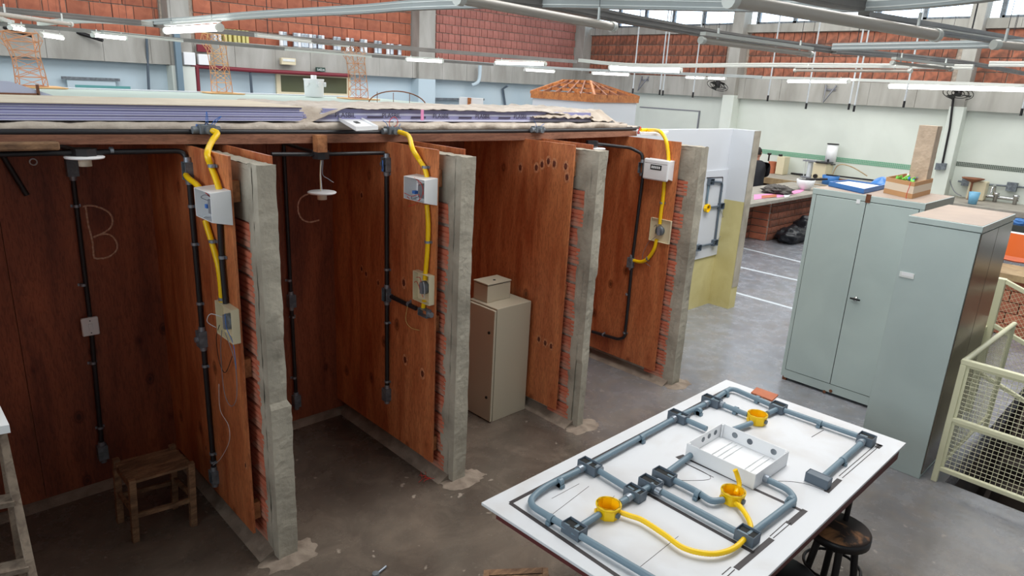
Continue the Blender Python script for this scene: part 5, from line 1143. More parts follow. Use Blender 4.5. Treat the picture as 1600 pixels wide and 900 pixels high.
# ================================================================== BEYOND THE STALLS
cb = thing('flat_roof_cubicle', 'low white cubicle with a flat pale roof behind the stalls, models standing on it', 'cubicle', (3.2, 8, 0))
MB().box(-1.5, 6.1, 6.4, 9.75, 2.36, 2.44).build('flat_roof', mat('pale_green_roof', (176, 192, 184), .7), cb); MB().box(-1.4, 6.0, 6.5, 9.65, 0, 2.36).build('wall', M['grey_paint'], cb)
MB().box(-1.5, 6.1, 9.6, 9.75, 2.44, 2.455).build('roof_edge', M['grey_paint'], cb)
def tower(pxb, pyb, pxt, pyt, wb_, wt_, lab, lev, flare, seed):
    zb = 2.462; b0 = at(pxb, pyb, z=zb); t0 = at(pxt, pyt, x=b0.x) ; Ht = at(pxb+ (pxt-pxb)*0, pyt, x=b0.x).z-zb
    rr = random.Random(seed); t = thing('stick_tower', lab, 'model', b0)
    MB().box(b0.x-wb_*1.1, b0.x+wb_*1.1, b0.y-wb_*1.1, b0.y+wb_*1.1, zb-.018, zb-.004).build('base_board', M['stick_l'], t)
    def c(i, f):
        w_ = wb_*.5*(1-.25*f)+(wt_-wb_)*.5*max(0, f-.55)/.45*flare; sx_, sy_ = ((-1, -1), (1, -1), (1, 1), (-1, 1))[i % 4]
        lean = .06*f*f
        return V3((b0.x+sx_*w_-lean, b0.y+sy_*w_+lean*.3, zb+Ht*f))
    for i in range(4): MB().tube([c(i, k/8) for k in range(9)], .0055, 5).build('leg', M['stick'], t)
    mb = MB()
    for l in range(lev+1):
        f = l/lev
        for i in range(4): 
            mb.cyl(c(i, f), c(i+1, f), .0038, n=4, smooth=False)
            if l < lev:
                f2 = (l+1)/lev; mb.cyl(c(i, f), c(i+1, f2), .0033, n=4, smooth=False)
                if (l+i) % 2: mb.cyl(c(i+1, f), c(i, f2), .004, n=4, smooth=False)
                pass
    # outrigger points at the top
    for i in range(4):
        e = c(i, .86)+ (c(i, .86)-V3((b0.x, b0.y, c(i, .86).z)))*.3; mb.cyl(c(i, .86), e, .004, n=4); mb.cyl(c(i, 1), e, .004, n=4); mb.cyl(c(i, .72), e, .004, n=4)
        mb.cyl(c(i, 1), (c(i+1, 1)+c(i, 1))/2+Z*.03, .005, n=4)
    o = mb.build('lattice_sticks', M['stick_l' if seed == 2 else 'stick'], t); o['kind'] = 'stuff'
tower(50, 134, 45, 50, .27, .42, 'widest craft-stick tower, leftmost, flaring out at the top', 6, .8, 1)
tower(347, 144, 340, 53, .20, .27, 'pale yellow craft-stick tower in the middle, two peaks on top', 6, .7, 2)
tower(560, 153, 560, 72, .20, .26, 'orange craft-stick tower on the right, near the white round container', 6, .7, 3)
p = at(491, 151, z=2.45); t = thing('white_container', 'white round plastic container with side ports on the flat roof', 'container', p)
MB().lathe(p, [(0, 0), (.125, 0), (.13, .01), (.135, .21), (.142, .225), (.142, .24), (0, .24)], 32).build('drum', M['white_pl'], t)
MB().lathe(p+Z*.24, [(.04, 0), (.04, .05), (.03, .05), (.03, .01), (0, .01)], 20).build('top_port', M['white_pl'], t)
for a in (-2.7, -1.55, -.6):
    d_ = V3((math.cos(a), math.sin(a), 0)); MB().cyl(p+d_*.12+Z*.17, p+d_*.165+Z*.17, .032, n=16).build('side_port', M['white_pl'], t)
p = at(621, 163, z=2.46); arc_ = thing('bent_arch', 'thin brown bent-stick arch model on the flat roof', 'model', p)
wdt = .34; MB().tube([p+V3((math.cos(a)*wdt*.72, -math.cos(a)*wdt*.72, math.sin(a)*.17-.02)) for a in [k*math.pi/16 for k in range(17)]], .007, 6).build('arch', M['truss_d'], arc_)
for f in (-.5, -.1, .3): MB().cyl(p+V3((f*wdt, -f*wdt, -.01)), p+V3((f*wdt, -f*wdt, .13)), .004, n=5).build('strut', M['truss_d'], arc_)
t = thing('white_carton', 'small white carton with an orange wood strip, right of the bent arch', 'carton', at(735, 171, z=2.46))
a, b_ = at(717, 171, z=2.46), at(753, 173, z=2.46); dd = (b_-a); s_ = V3((.12, .12, 0)); hh = .13
MB().hexa([a, b_, b_+s_, a+s_, a+Z*hh, b_+Z*hh, b_+s_+Z*hh, a+s_+Z*hh]).build('body', M['white_pl'], t)
c = a.lerp(b_, .37); bar(MB(), c-s_*.05-Z*.0, c-s_*.05+V3((.001, -.001, 0)), .001, .001) ; MB().hexa([c-s_*.06, c-s_*.06+dd*.15, c+dd*.15, c, c-s_*.06+Z*hh, c-s_*.06+dd*.15+Z*hh, c+dd*.15+Z*hh, c+Z*hh]).build('wood_strip', M['truss'], t)
MB().box(5.1, 6.0, 6.5, 6.9, 2.441, 2.459).build('flat_plate', M['grey_paint'], t)
a, b_ = at(678, 156, y=15.0), at(757, 157, y=15.0); tag(MB().hexa([V3((a.x, 15.0, a.z)), V3((b_.x, 15.0, b_.z)), V3((b_.x, 15.14, b_.z)), V3((a.x, 15.14, a.z)), V3((a.x, 15.0, a.z+.05)), V3((b_.x, 15.0, b_.z+.05)), V3((b_.x, 15.14, b_.z+.05)), V3((a.x, 15.14, a.z+.05))]).build('wall_rail', M['grey_metal']), 'long thin grey rail on the pale left wall above the white carton', 'rail')
t = thing('lavender_board', 'pale lavender board framed in brown standing at the left edge of the flat roof', 'board', at(30, 148, z=2.46))
a, b_ = at(-30, 148, y=6.8), at(60, 150, y=6.8); zt_ = at(20, 127, y=6.8).z
MB().hexa([V3((a.x, 6.8, a.z)), V3((b_.x+.12, 6.8, b_.z)), V3((b_.x+.12, 6.83, b_.z)), V3((a.x, 6.83, a.z)), V3((a.x, 6.8, zt_)), V3((at(14, 126, y=6.8).x, 6.8, zt_)), V3((at(14, 126, y=6.8).x, 6.83, zt_)), V3((a.x, 6.83, zt_))]).build('panel', M['lavl'], t)
MB().box(a.x, b_.x, 6.78, 6.8, b_.z-.005, b_.z+.02).build('frame', M['truss_d'], t); MB().box(b_.x-.01, b_.x+.01, 6.78, 6.8, b_.z, b_.z+.09).build('frame', M['truss_d'], t)
# mock house with roof truss
N0 = at(928, 160, z=2.5); L0 = at(829, 152.6, z=2.5); R0 = at(998, 161, z=2.5)
t = thing('mock_house', 'white mock house with an open orange timber roof truss, far corner of the hall', 'model house', V3((N0.x, N0.y, 0)))
F0 = L0+(R0-N0)
Q = [N0, R0, F0, L0]; cc = sum(Q, V3())/4
ins = [q.lerp(V3((cc.x, cc.y, 2.5)), .04) for q in Q]
MB().hexa([V3((q.x, q.y, 0)) for q in ins]+[V3((q.x, q.y, 2.5)) for q in ins]).build('wall', M['grey_paint'], t)
for i in range(4):
    a, b_ = Q[i], Q[(i+1) % 4]; ai, bi = a.lerp(cc, .03), b_.lerp(cc, .03); h_ = .15; up = Z*h_
    MB().hexa([a, b_, bi, ai, a+up, b_+up, bi+up, ai+up]).build('fascia', M['truss'], t)
mz = Z*.12
k = (cc-N0); rid0 = L0.lerp(R0, .30).lerp(F0, .25)+Z*.42; apex = cc+Z*.42
r1 = (L0+F0)/2; r1 = r1.lerp(cc, .22)+Z*.40; r2 = cc.lerp((N0+R0)/2, .12)+Z*.40
def tb_(a, b_, w=.035, m='truss', nm='rafter'): bar(MB(), a, b_, w, .06).build(nm, M[m], t)
tb_(r1, r2, nm='ridge')
for a, b_ in ((L0+mz, r1), (F0+mz, r1), (N0+mz, r2), (R0+mz, r2)): tb_(a, b_, .045, nm='hip_rafter')
for f in (.33, .66):
    for p_, q_ in (((L0, r1), (N0, r2)), ((N0, r2), (R0, r2)), ((R0, r2), (F0, r1)), ((F0, r1), (L0, r1))):
        a = (p_[0]+mz).lerp(p_[1], f); b_ = (q_[0]+mz).lerp(q_[1], f); tb_(a, b_, .035, nm='purlin')
for f in (.2, .4, .6, .8):
    a = L0.lerp(N0, f)+mz; b_ = r1.lerp(r2, f); tb_(a, b_, .03, 'truss_d'); a = F0.lerp(R0, f)+mz; tb_(a, b_, .03, 'truss_d'); tb_(b_, V3((b_.x, b_.y, 2.56)), .03, 'truss_d', 'king_post')
for f in (.25, .5, .75): a = N0.lerp(R0, f)+mz; tb_(a, r2, .03, 'truss_d')
# board with conduits on the white wall
t = thing('wall_conduit_board', 'grey-white board with a small dark conduit loop and yellow box, on the white and yellow divider', 'board', at(1110, 330, y=4.49))
q = [at(*p_, y=4.485) for p_ in ((1076, 263), (1141, 264), (1122, 398), (1050, 405))]
xa, xb = 7.35, q[1].x; za, zb_ = .70, q[1].z
MB().box(xa, xb, 4.478, 4.4975, za, zb_).build('panel', M['grey_paint'], t)
wp = lambda x, y: at(x, y, y=4.46)
MB().tube(fillet([wp(1108, 283), wp(1129, 285), wp(1124, 322), wp(1117, 380), wp(1088, 386)], .05), .014, 8).build('pipe', M['bluegrey_d'], t)
MB().tube([wp(1108, 285), wp(1104, 318)], .014, 8).build('pipe', M['bluegrey'], t); MB().tube([wp(1106, 324), wp(1126, 322)], .012, 8).build('pipe', M['bluegrey_d'], t)
for q_ in ((1110, 284), (1126, 322), (1116, 379), (1090, 387)): c = wp(*q_); MB().tray(c+Y*.02, X, Z, -Y, .1, .08, .05).build('conduit_box', M['bluegrey_d'], t)
MB().lathe(wp(1104, 325)+Y*.01, [(0, 0), (.055, 0), (.055, .04), (.045, .04), (.045, .01), (0, .01)], 8, smooth=False, ax=-Y).build('octagonal_box', M['yellow'], t)
for a, b_ in (((1106, 278), (1131, 277)), ((1131, 277), (1130, 300))): MB().cyl(wp(*a)+Y*.015, wp(*b_)+Y*.015, .006, n=5).build('drawn_line', M['ink'], t)
MB().tube(smooth([wp(1125, 325), wp(1131, 345), wp(1128, 365), wp(1118, 378)], 5), .003, 5).build('wire', M['wire_g'], t)
# far counter with bricks, papers, person
ct = thing('masonry_counter', 'brick counter with a grey slab top beyond the white divider', 'counter', (14, 6.4, 0))
MB().box(11.4, 15.9, 5.80, 7.0, .84, .90).build('worktop', M['counter'], ct)
MB().box(13.02, 15.8, 6.08, 6.9, 0, .84).box(11.6, 13.0, 6.45, 6.9, 0, .84).build('masonry_core', M['mortar'], ct)
def bricks(x0, x1, y, z0, z1, bw=.19, bh=.14):
    n_ = 0
    r_ = 0; z = z0
    while z < z1-.02:
        x = x0-(bw/2 if r_ % 2 else 0)
        while x < x1-.02:
            lo, hi = max(x, x0)+.006, min(x+bw, x1)-.006; x += bw
            if hi-lo < .03: continue
            o = bpy.data.objects.new('brick', brick_mesh(hi-lo, .05, bh-.02, 'brick_smoke')); COL.objects.link(o); o.parent = ct; o.location = V3(((lo+hi)/2, y+R.uniform(-.006, .003), z+bh/2))-wl(ct)
        z += bh; r_ += 1
bricks(13.05, 15.7, 6.07, 0, .84); bricks(11.6, 12.98, 6.44, 0, .84)
for i in range(6):
    o = bpy.data.objects.new('brick', brick_mesh(.05, .34, .12, 'brick')); COL.objects.link(o); o.parent = ct; o.location = V3((13.01, 6.25, .07+.14*i))-wl(ct)
def blob(name, c, r, m, lab, cat, seed, f=2.5, a=.3):
    def fn(u, v):
        th, ph = u*2*math.pi, v*math.pi; d = V3((math.sin(ph)*math.cos(th), math.sin(ph)*math.sin(th), math.cos(ph)))
        k_ = 1+a*noise.noise(d*f+V3((seed, 0, 0)))+a*.4*noise.noise(d*f*3); p = V3((c[0]+d.x*r[0]*k_, c[1]+d.y*r[1]*k_, c[2]+d.z*r[2]*k_)); p.z = max(p.z, c[2]-r[2]*.85); return p
    return tag(MB().grid(fn, 36, 20).build(name, M[m]), lab, cat)
blob('garbage_bag', (13.45, 5.74, .14), (.42, .26, .17), 'bag', 'black garbage bag at the foot of the brick counter, nearer one', 'bag', 1)
blob('garbage_bag', (14.2, 5.75, .2), (.4, .28, .24), 'bag', 'black garbage bag slumped against the brick counter, by the steel cabinet', 'bag', 5)
for q, m, lab in ((((1178, 304), (1214, 302), (1208, 308), (1178, 312)), 'pink', 'pink paper sheet at the left end of the counter'), (((1213, 303), (1262, 294), (1250, 301), (1214, 309)), 'pink', 'pink paper sheet beside the white bowl'), (((1190, 306), (1213, 304), (1213, 308), (1190, 310)), 'terra', 'salmon paper strip over the left pink sheet'), (((1224, 305), (1238, 302), (1232, 308), (1226, 309)), 'white_pl', 'white paper scrap hanging over the counter edge')):
    P_ = [at(*p_, z=.905) for p_ in q]; zo = .0 if m == 'pink' else .006; tag(MB().hexa([p_+Z*(zo-.003) for p_ in P_]+[p_+Z*(zo+.001) for p_ in P_]).build('paper', M[m]), lab, 'paper')
c = at(1214, 299, z=.93); blob('folded_cloth', (c.x, c.y, .955), (.32, .28, .1), 'cloth', 'grey-brown crumpled cloth on the pink papers', 'cloth', 9, 3, .5)
c = at(1257, 295, z=.92); t = thing('white_bowl', 'round white bowl with a black handle on the counter', 'bowl', c)
MB().lathe((c.x, c.y, .902), [(0, 0), (.1, 0), (.17, .1), (.19, .22), (.18, .22), (.155, .1), (0, .02)], 28).build('bowl', M['white_pl'], t)
MB().lathe((c.x, c.y, 1.10), [(0, .02), (.15, .02), (.16, .0), (0, 0)], 24).build('contents', M['dark_metal'], t); MB().cyl(V3((c.x, c.y, 1.12)), V3((c.x+.25, c.y-.35, 1.16)), .03, .02, 10).build('handle', M['dark_metal'], t)
# person in the black jacket, seen from behind, bending over the bench
def skin(name, verts, edges, radii, m, parent, sub=2):
    me = bpy.data.meshes.new(name); off = wl(parent); me.from_pydata([tuple(V3(v)-off) for v in verts], edges, []); o = bpy.data.objects.new(name, me); COL.objects.link(o); o.parent = parent
    me.materials.append(M[m]); sk = o.modifiers.new('skin', 'SKIN'); sk.use_smooth_shade = True
    for i, r_ in enumerate(radii): me.skin_vertices[0].data[i].radius = r_ if isinstance(r_, tuple) else (r_, r_)
    me.skin_vertices[0].data[0].use_root = True
    s_ = o.modifiers.new('sub', 'SUBSURF'); s_.levels = sub; s_.render_levels = sub; return o
q = at(1190, 262, y=7.55); px_, py_ = q.x, 7.55
t = thing('person', 'person in a black jacket sitting beyond the brick counter, half hidden by the divider', 'person', (px_, py_, 0))
hx, hy = px_-.02, py_
J = dict(pel=(hx, hy, .60), wai=(hx, hy+.02, .80), che=(hx+.02, hy+.08, 1.08), nek=(hx+.04, hy+.14, 1.30), hd=(hx+.05, hy+.2, 1.40))
V_ = [(hx, hy, .58), (hx, hy+.02, .80), (hx+.01, hy+.06, 1.02), (hx+.02, hy+.1, 1.22), (hx+.04, hy+.14, 1.34),
      (hx+.16, hy-.08, 1.24), (hx+.30, hy-.02, 1.0), (hx+.42, hy+.22, .94), (hx-.13, hy+.28, 1.24), (hx+.02, hy+.40, 1.0), (hx+.25, hy+.45, .94)]
skin('jacket', V_, [(0, 1), (1, 2), (2, 3), (3, 4), (3, 5), (5, 6), (6, 7), (3, 8), (8, 9), (9, 10)], [(.17, .13), (.17, .125), (.19, .13), (.16, .11), .06, .075, .058, .045, .075, .058, .045], 'jacket', t)
skin('trousers', [(hx, hy, .56), (hx+.06, hy-.1, .54), (hx+.45, hy-.1, .52), (hx+.45, hy-.1, .1), (hx+.55, hy-.1, .05), (hx+.06, hy+.1, .54), (hx+.45, hy+.16, .52), (hx+.45, hy+.16, .1), (hx+.55, hy+.16, .05)], [(0, 1), (1, 2), (2, 3), (3, 4), (0, 5), (5, 6), (6, 7), (7, 8)], [.15, .1, .07, .05, .04, .1, .07, .05, .04], 'jacket', t)
hc_ = V3((hx+.06, hy+.16, 1.52))
def head(u, v):
    th, ph = u*2*math.pi, v*math.pi; d = V3((math.sin(ph)*math.cos(th), math.sin(ph)*math.sin(th), math.cos(ph)))
    return hc_+V3((d.x*.095, d.y*.077, d.z*.118-(.018 if d.z < -.3 else 0)))+X*(.02*math.exp(-((d.x-1)**2+d.z**2)*9))
MB().grid(head, 28, 20).build('head', M['skin'], t); MB().cyl(hc_-Z*.2, hc_-Z*.06, .055, .05, 16).build('neck', M['skin'], t)
def hair(u, v):
    th, ph = u*2*math.pi, v*math.pi*.62; d = V3((math.sin(ph)*math.cos(th), math.sin(ph)*math.sin(th), math.cos(ph))); return hc_+V3((d.x*.103-.012, d.y*.087, d.z*.124+.004))
MB().grid(hair, 28, 14, thick=(0, 0, -.004)).build('hair', M['hair'], t)
for s_ in (-1, 1): MB().lathe(hc_+Y*.078*s_, [(0, .012), (.016, .01), (.026, 0), (.02, -.006)], 12, ax=Y*s_).build('ear', M['skin'], t)
for (wx, wy) in ((hx+.42, hy+.22), (hx+.25, hy+.45)):
    w = V3((wx, wy, .94)); V_ = [w, w+V3((.07, .0, 0))]; Ed = [(0, 1)]; Ra = [.03, (.036, .018)]
    for k_, (dy, ln) in enumerate(((-.03, .07), (-.01, .08), (.01, .075), (.03, .06))): V_ += [w+V3((.09, dy, 0)), w+V3((.09+ln*.55, dy, .004)), w+V3((.09+ln, dy, -.014))]; b0 = 2+3*k_; Ed += [(1, b0), (b0, b0+1), (b0+1, b0+2)]; Ra += [.011, .009, .008]
    V_ += [w+V3((.05, -.045, 0)), w+V3((.09, -.06, -.01))]; Ed += [(1, 14), (14, 15)]; Ra += [.012, .009]
    skin('hand', V_, Ed, Ra, 'skin', t, 1)
st_ = thing('wooden_bench', 'low brown wooden bench under the person in the black jacket', 'bench', (hx+.1, hy, 0))
MB().box(hx-.3, hx+.3, hy-.3, hy+.4, .40, .45).build('seat', M['truss_d'], st_)
for a in (-.25, .25):
    for b_ in (-.25, .35): MB().box(hx+a-.03, hx+a+.03, hy+b_-.03, hy+b_+.03, 0, .4).build('leg', M['truss_d'], st_)
# counter along the right wall
wc = thing('wall_counter', 'long counter along the right wall with a pale timber edge, sink end at the right', 'counter', (16.7, 6, 0))
MB().box(16.05, XW-.06, 1.4, 10.5, .85, .90).build('worktop', M['counter'], wc); MB().box(16.0, 16.05, 4.6, 10.5, .76, .905).build('timber_edge', M['wood_top'], wc); MB().box(16.0, 16.05, 1.4, 4.6, .80, .905).build('slab_edge', M['counter'], wc)
for y in (1.6, 3.2, 4.8, 6.6, 8.4, 10.2): MB().box(16.15, XW-.06, y-.06, y+.06, 0, .85).build('support_wall', M['truss_d'], wc)
MB().box(16.9, XW-.06, 1.4, 10.5, .3, .34).build('lower_shelf', M['counter'], wc)
zc_ = .905
def on(px, py, x=None): return at(px, py, z=zc_)
def cyl_thing(px, py, xx, r_, h_, m, name, lab, cat, top=None):
    p = at(px, py, x=xx); p.z = zc_; t = MB().lathe(p, [(0, 0), (r_, 0), (r_*(top or 1), h_), (r_*(top or 1)*.9, h_), (r_*.9, h_*.1), (0, h_*.1)], 24).build(name, M[m]); return tag(t, lab, cat)
p = at(1300, 250, x=17.3); t = thing('water_heater', 'white upright cylinder on a stand against the right wall', 'heater', V3((17.2, p.y, zc_)))
MB().lathe((17.2, p.y, 1.30), [(0, 0), (.125, 0), (.125, .46), (0, .46)], 28).build('tank', M['white_pl'], t); MB().lathe((17.2, p.y, 1.76), [(0, 0), (.135, 0), (.135, .02), (0, .02)], 28).build('lid', M['dark_metal'], t); MB().lathe((17.2, p.y, 1.28), [(0, 0), (.135, 0), (.135, .02), (0, .02)], 28).build('base_ring', M['dark_metal'], t); MB().box(17.06, 17.10, p.y-.02, p.y+.02, 1.35, 1.41).build('switch', M['seam'], t)
MB().box(17.1, 17.35, p.y-.04, p.y+.04, zc_, 1.28).build('stand', M['beige_pl'], t)
p = at(1286, 266, x=17.1); t = thing('cream_machine', 'cream box-shaped machine left of the white cylinder', 'machine', V3((17.0, p.y, zc_)))
MB().box(16.85, 17.2, p.y-.16, p.y+.16, zc_, 1.32).build('body', M['beige_pl'], t, .02); MB().box(16.8, 17.22, p.y-.2, p.y+.1, 1.32, 1.345).build('top_plate', M['dark_metal'], t); MB().cyl(V3((16.85, p.y+.05, 1.0)), V3((16.8, p.y+.05, 1.0)), .05, n=16).build('dial', M['dark_metal'], t)
p = at(1268, 262, x=17.1); t = thing('glass_column_rack', 'clear-framed apparatus with two thin posts on the wall counter', 'apparatus', V3((17.0, p.y, zc_)))
for a in (-.12, .12): MB().cyl(V3((17.0, p.y+a, zc_)), V3((17.0, p.y+a, 1.38)), .012, n=8).build('post', M['galv'], t)
MB().cyl(V3((17.0, p.y, zc_)), V3((17.0, p.y, 1.30)), .06, n=20).build('cylinder', M['wire_w'], t)
for z in (zc_+.03, 1.33): MB().box(16.9, 17.1, p.y-.16, p.y+.16, z-.015, z+.015).build('plate', M['wire_g'], t)
p = at(1209, 260, x=17.2); t = thing('canister_rack', 'copper and cream canisters on the wall counter beside the person', 'canister', V3((17.2, p.y, zc_)))
MB().cyl(V3((17.1, p.y, zc_)), V3((17.1, p.y, 1.2)), .1, n=20).build('canister', M['terra'], t); MB().box(17.0, 17.3, p.y-.35, p.y-.15, zc_, 1.35).build('body', M['beige_pl'], t, .01)
for a in (-.18, .12): MB().lathe((17.1, p.y+a, 1.2), [(0, 0), (.02, 0), (.02, .15), (.05, .16), (.05, .2), (0, .2)], 12).build('knob', M['dark_metal'], t)
cyl_thing(1297, 283, 16.4, .17, .2, 'blue_pl', 'blue_bucket', 'blue bucket on the wall counter behind the blue tray', 'bucket', 1.1)
p = at(1320, 281, x=16.6); t = thing('metal_frame_stack', 'jumble of flat metal and timber frames on the wall counter behind the blue tray', 'frames', V3((16.6, p.y, zc_)))
for i in range(6):
    a = R.uniform(-.3, .3); dd = V3((math.sin(a)*.2, math.cos(a)*.55, 0)); c = V3((16.55+R.uniform(-.1, .2), p.y-.1+R.uniform(-.15, .15), zc_+.025+i*.034)); bar(MB(), c-dd, c+dd, .07, .03).build('bar', M[['galv', 'dark_metal', 'wood_top', 'truss_d'][i % 4]], t)
MB().tube(smooth([V3((16.8, p.y+.4, zc_)), V3((16.8, p.y+.3, zc_+.4)), V3((16.8, p.y, zc_+.42)), V3((16.8, p.y-.4, zc_+.25))], 5), .012, 6).build('wire_loop', M['wood_top'], t)
for q, lab in (((1235, 268), 'dark flat tool lying left on the timber-edged counter'), ((1254, 273), 'chrome-ended dark tool in the middle of the timber-edged counter')):
    p = at(*q, z=.93); tag(MB().cyl(p-V3((0, .3, 0)), p+V3((0, .3, 0)), .03, .02, 8).cyl(p-V3((0, .38, 0)), p-V3((0, .3, 0)), .05, n=12).build('hand_tool', M['dark_metal']), lab, 'tool')
# sink end
p = at(1531, 278, x=17.0); t = thing('small_scale', 'cream apparatus with a round brown pan at the sink end of the wall counter', 'apparatus', V3((17.1, p.y, zc_)))
pt = at(1527, 279, x=17.1)
MB().box(17.05, 17.3, pt.y-.2, pt.y+.12, zc_, pt.z-.05).build('body', M['beige_pl'], t, .02); MB().lathe((17.0, pt.y+.05, pt.z-.03), [(0, -.06), (.06, -.04), (.2, .02), (.21, .04), (.19, .04), (.05, -.01), (0, -.01)], 28).build('pan', M['truss_d'], t); MB().cyl(V3((17.0, pt.y+.05, zc_)), V3((17.0, pt.y+.05, pt.z-.06)), .02, n=10).build('stem', M['truss_d'], t)
p = at(1518, 322, x=14.3); t = thing('blue_cup', 'pale blue plastic jug standing behind the nearer steel cabinet', 'jug', at(1518, 322, x=16.3)); c = at(1518, 322, x=16.3)
MB().lathe((16.3, c.y, zc_), [(0, 0), (.075, 0), (.1, .24), (.09, .24), (.07, .02), (0, .02)], 24).build('jug', M['cyan'], t)
t = thing('mixer_taps', 'chrome mixer taps at the sink end of the wall counter', 'tap', at(1555, 306, x=16.9)); c = at(1552, 304, x=17.2)
MB().cyl(V3((17.25, c.y+.45, zc_+.1)), V3((17.25, c.y-.45, zc_+.1)), .035, n=12).build('bar', M['chrome'], t)
for a in (-.4, -.05, .35): MB().lathe((17.2, c.y+a, zc_), [(0, 0), (.04, 0), (.035, .14), (.06, .15), (.06, .19), (0, .2)], 14).build('knob', M['chrome'], t)
MB().tube(smooth([V3((17.25, c.y, zc_+.1)), V3((17.2, c.y, zc_+.32)), V3((17.0, c.y, zc_+.32)), V3((16.95, c.y, zc_+.2))], 5), .022, 8).build('spout', M['chrome'], t)
p0, p1 = at(1540, 288, x=17.4), at(1640, 296, x=17.4); t = thing('wall_conduit', 'grey conduit with square boxes along the right wall above the taps', 'conduit', p0)
MB().tube([at(1497, 283, x=17.4), p0, p1], .02, 8).build('pipe', M['grey_metal'], t)
for q in ((1511, 284), (1581, 292)): c = at(*q, x=17.38); MB().box(17.33, 17.44, c.y-.09, c.y+.09, c.z-.09, c.z+.09).build('conduit_box', M['grey_metal'], t)
t = thing('socket_conduit', 'dark conduit down the painted column ending in two grey sockets', 'conduit', at(1472, 262, x=17.1))
MB().tube([at(1490, 150, x=17.08), at(1484, 200, x=17.08), at(1472, 258, x=17.08)], .022, 8).build('pipe', M['dark_metal'], t)
for q in ((1467, 260), (1475, 260)): c = at(*q, x=17.1); MB().box(17.02, 17.12, c.y-.05, c.y+.05, c.z-.07, c.z+.07).build('socket', M['grey_metal'], t)
MB().tube(smooth([at(1482, 262, x=17.2), at(1485, 285, x=17.3), at(1492, 300, x=17.2), at(1502, 306, x=17.1)], 6), .01, 6).build('cable', M['wire_g'], t)
# white marker board on the right wall, white ledge
t = thing('wall_panel', 'large faint grey-white panel on the right wall beyond the divider', 'panel', at(1050, 190, x=17.4))
a, b_ = at(1000, 168, x=17.42), at(1092, 176, x=17.42); MB().box(17.41, 17.45, b_.y, a.y, .8, a.z).build('sheet', M['white_wall'], t)
MB().box(17.40, 17.45, b_.y, a.y, a.z, a.z+.03).build('frame', M['wire_g'], t); MB().box(17.40, 17.45, b_.y-.03, b_.y, .8, a.z+.03).build('frame', M['wire_g'], t)
# fans on the right wall
def fan(px, py, lab):
    c = at(px, py, x=16.9); t = thing('wall_fan', lab, 'fan', c); ax = V3((-.45, -.2, -.85)).normalized(); u = Y; v = ax.cross(u).normalized()
    for r_ in (.12, .2, .28): MB().tube([c+u*math.cos(a)*r_+v*math.sin(a)*r_ for a in [k*math.pi/10 for k in range(21)]], .008, 5).build('guard_ring', M['dark_metal'], t)
    for i in range(3):
        a = i*2.09+.4; d_ = u*math.cos(a)+v*math.sin(a); e_ = u*math.cos(a+.6)+v*math.sin(a+.6); MB().hexa([c+d_*.04, c+d_*.25, c+e_*.25+ax*.03, c+e_*.04+ax*.02, c+d_*.04+ax*.006, c+d_*.25+ax*.006, c+e_*.25+ax*.036, c+e_*.04+ax*.026]).build('blade', M['dark_metal'], t)
    MB().cyl(c-ax*.12, c+ax*.03, .07, n=16).build('motor', M['dark_metal'], t); MB().cyl(c-ax*.1, V3((XW-.2, c.y, c.z+.05)), .025, n=8).build('bracket', M['dark_metal'], t)
fan(1121, 134, 'black wall fan on the concrete beam near the corner, left of the other fan'); fan(1497, 146, 'black wall fan on the column above the grey sockets')
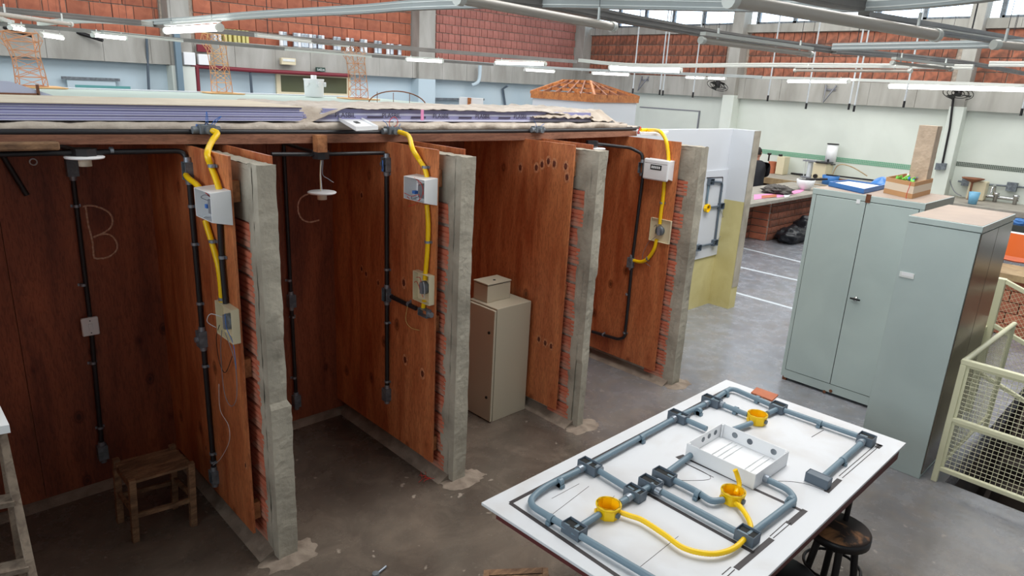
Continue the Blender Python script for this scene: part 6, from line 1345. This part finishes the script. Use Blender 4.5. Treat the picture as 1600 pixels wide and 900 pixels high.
for q in ((1008, 125), (1298, 140)):
    c = at(*q, x=17.28); tag(MB().prism([(c.x-.01, c.y-.12), (c.x+.01, c.y-.12), (c.x+.01, c.y+.12), (c.x-.01, c.y+.12)], c.z-.02, c.z+.02).tube([V3((c.x-.01, c.y+.12, c.z+.1)), V3((c.x-.3, c.y, c.z-.3)), V3((c.x-.01, c.y-.12, c.z+.1))], .02, 6).build('shelf_bracket', M['wire_g']), 'grey triangular bracket on the concrete beam, %s' % ('left one above the panel' if q[0] < 1100 else 'right one above the white cylinder'), 'bracket')
# bench and orange chair at the right edge
bn = thing('timber_workbench', 'timber-topped brick workbench at the right edge with the orange chair by it', 'workbench', (11, 1.6, 0))
tl = at(1556, 395, z=.80); 
MB().box(10.2, 10.9, -.8, 2.1, .72, .80).build('bench_top', M['wood_top'], bn)
for r_ in range(5):
    for k_ in range(12):
        y = -.75+k_*.24+(.12 if r_ % 2 else 0)
        if y > 1.95: continue
        o = bpy.data.objects.new('brick', brick_mesh(.12, .228, .132, 'brick')); COL.objects.link(o); o.parent = bn; o.location = V3((10.33+R.uniform(-.004, .004), y+.1, .08+r_*.144))-wl(bn)
MB().box(10.36, 10.44, -.75, 2.05, 0, .72).build('masonry_core', M['mortar'], bn)
c = at(1592, 386, x=11.2); t = thing('orange_chair', 'orange plastic chair back showing past the steel cabinet at the right edge', 'chair', (11.3, c.y, 0))
MB().grid(lambda u, v: (11.2+.05*(2*u-1)**2+.06*v, c.y+.23-.46*u, c.z-.14+.30*v), 10, 8, thick=(.012, 0, 0)).build('backrest', M['orange'], t)
MB().grid(lambda u, v: (11.2+.42*v, c.y+.23-.46*u, c.z-.2+.02*(2*u-1)**2), 8, 8, thick=(0, 0, -.012)).build('seat', M['orange'], t)
for a in (.03, .38):
    for b_ in (-.2, .2): MB().cyl(V3((11.2+a, c.y+b_, c.z-.2)), V3((11.2+a, c.y+b_, 0)), .012, n=8).build('leg', M['dark_metal'], t)
t = thing('white_table', 'white-topped table with papers behind the orange chair', 'table', (12.6, 1.4, 0))
MB().box(12.0, 13.3, -.2, 2.3, .86, .9).build('table_top', M['white_pl'], t)
for a in (12.1, 13.2):
    for b_ in (-.1, 2.2): MB().cyl(V3((a, b_, 0)), V3((a, b_, .86)), .02, n=8).build('leg', M['dark_metal'], t)
c = at(1592, 349, z=.93); blob('blue_cloth', (c.x, c.y, .95), (.14, .12, .06), 'blue_pl', 'small blue cloth lump on the white-topped table', 'cloth', 3)
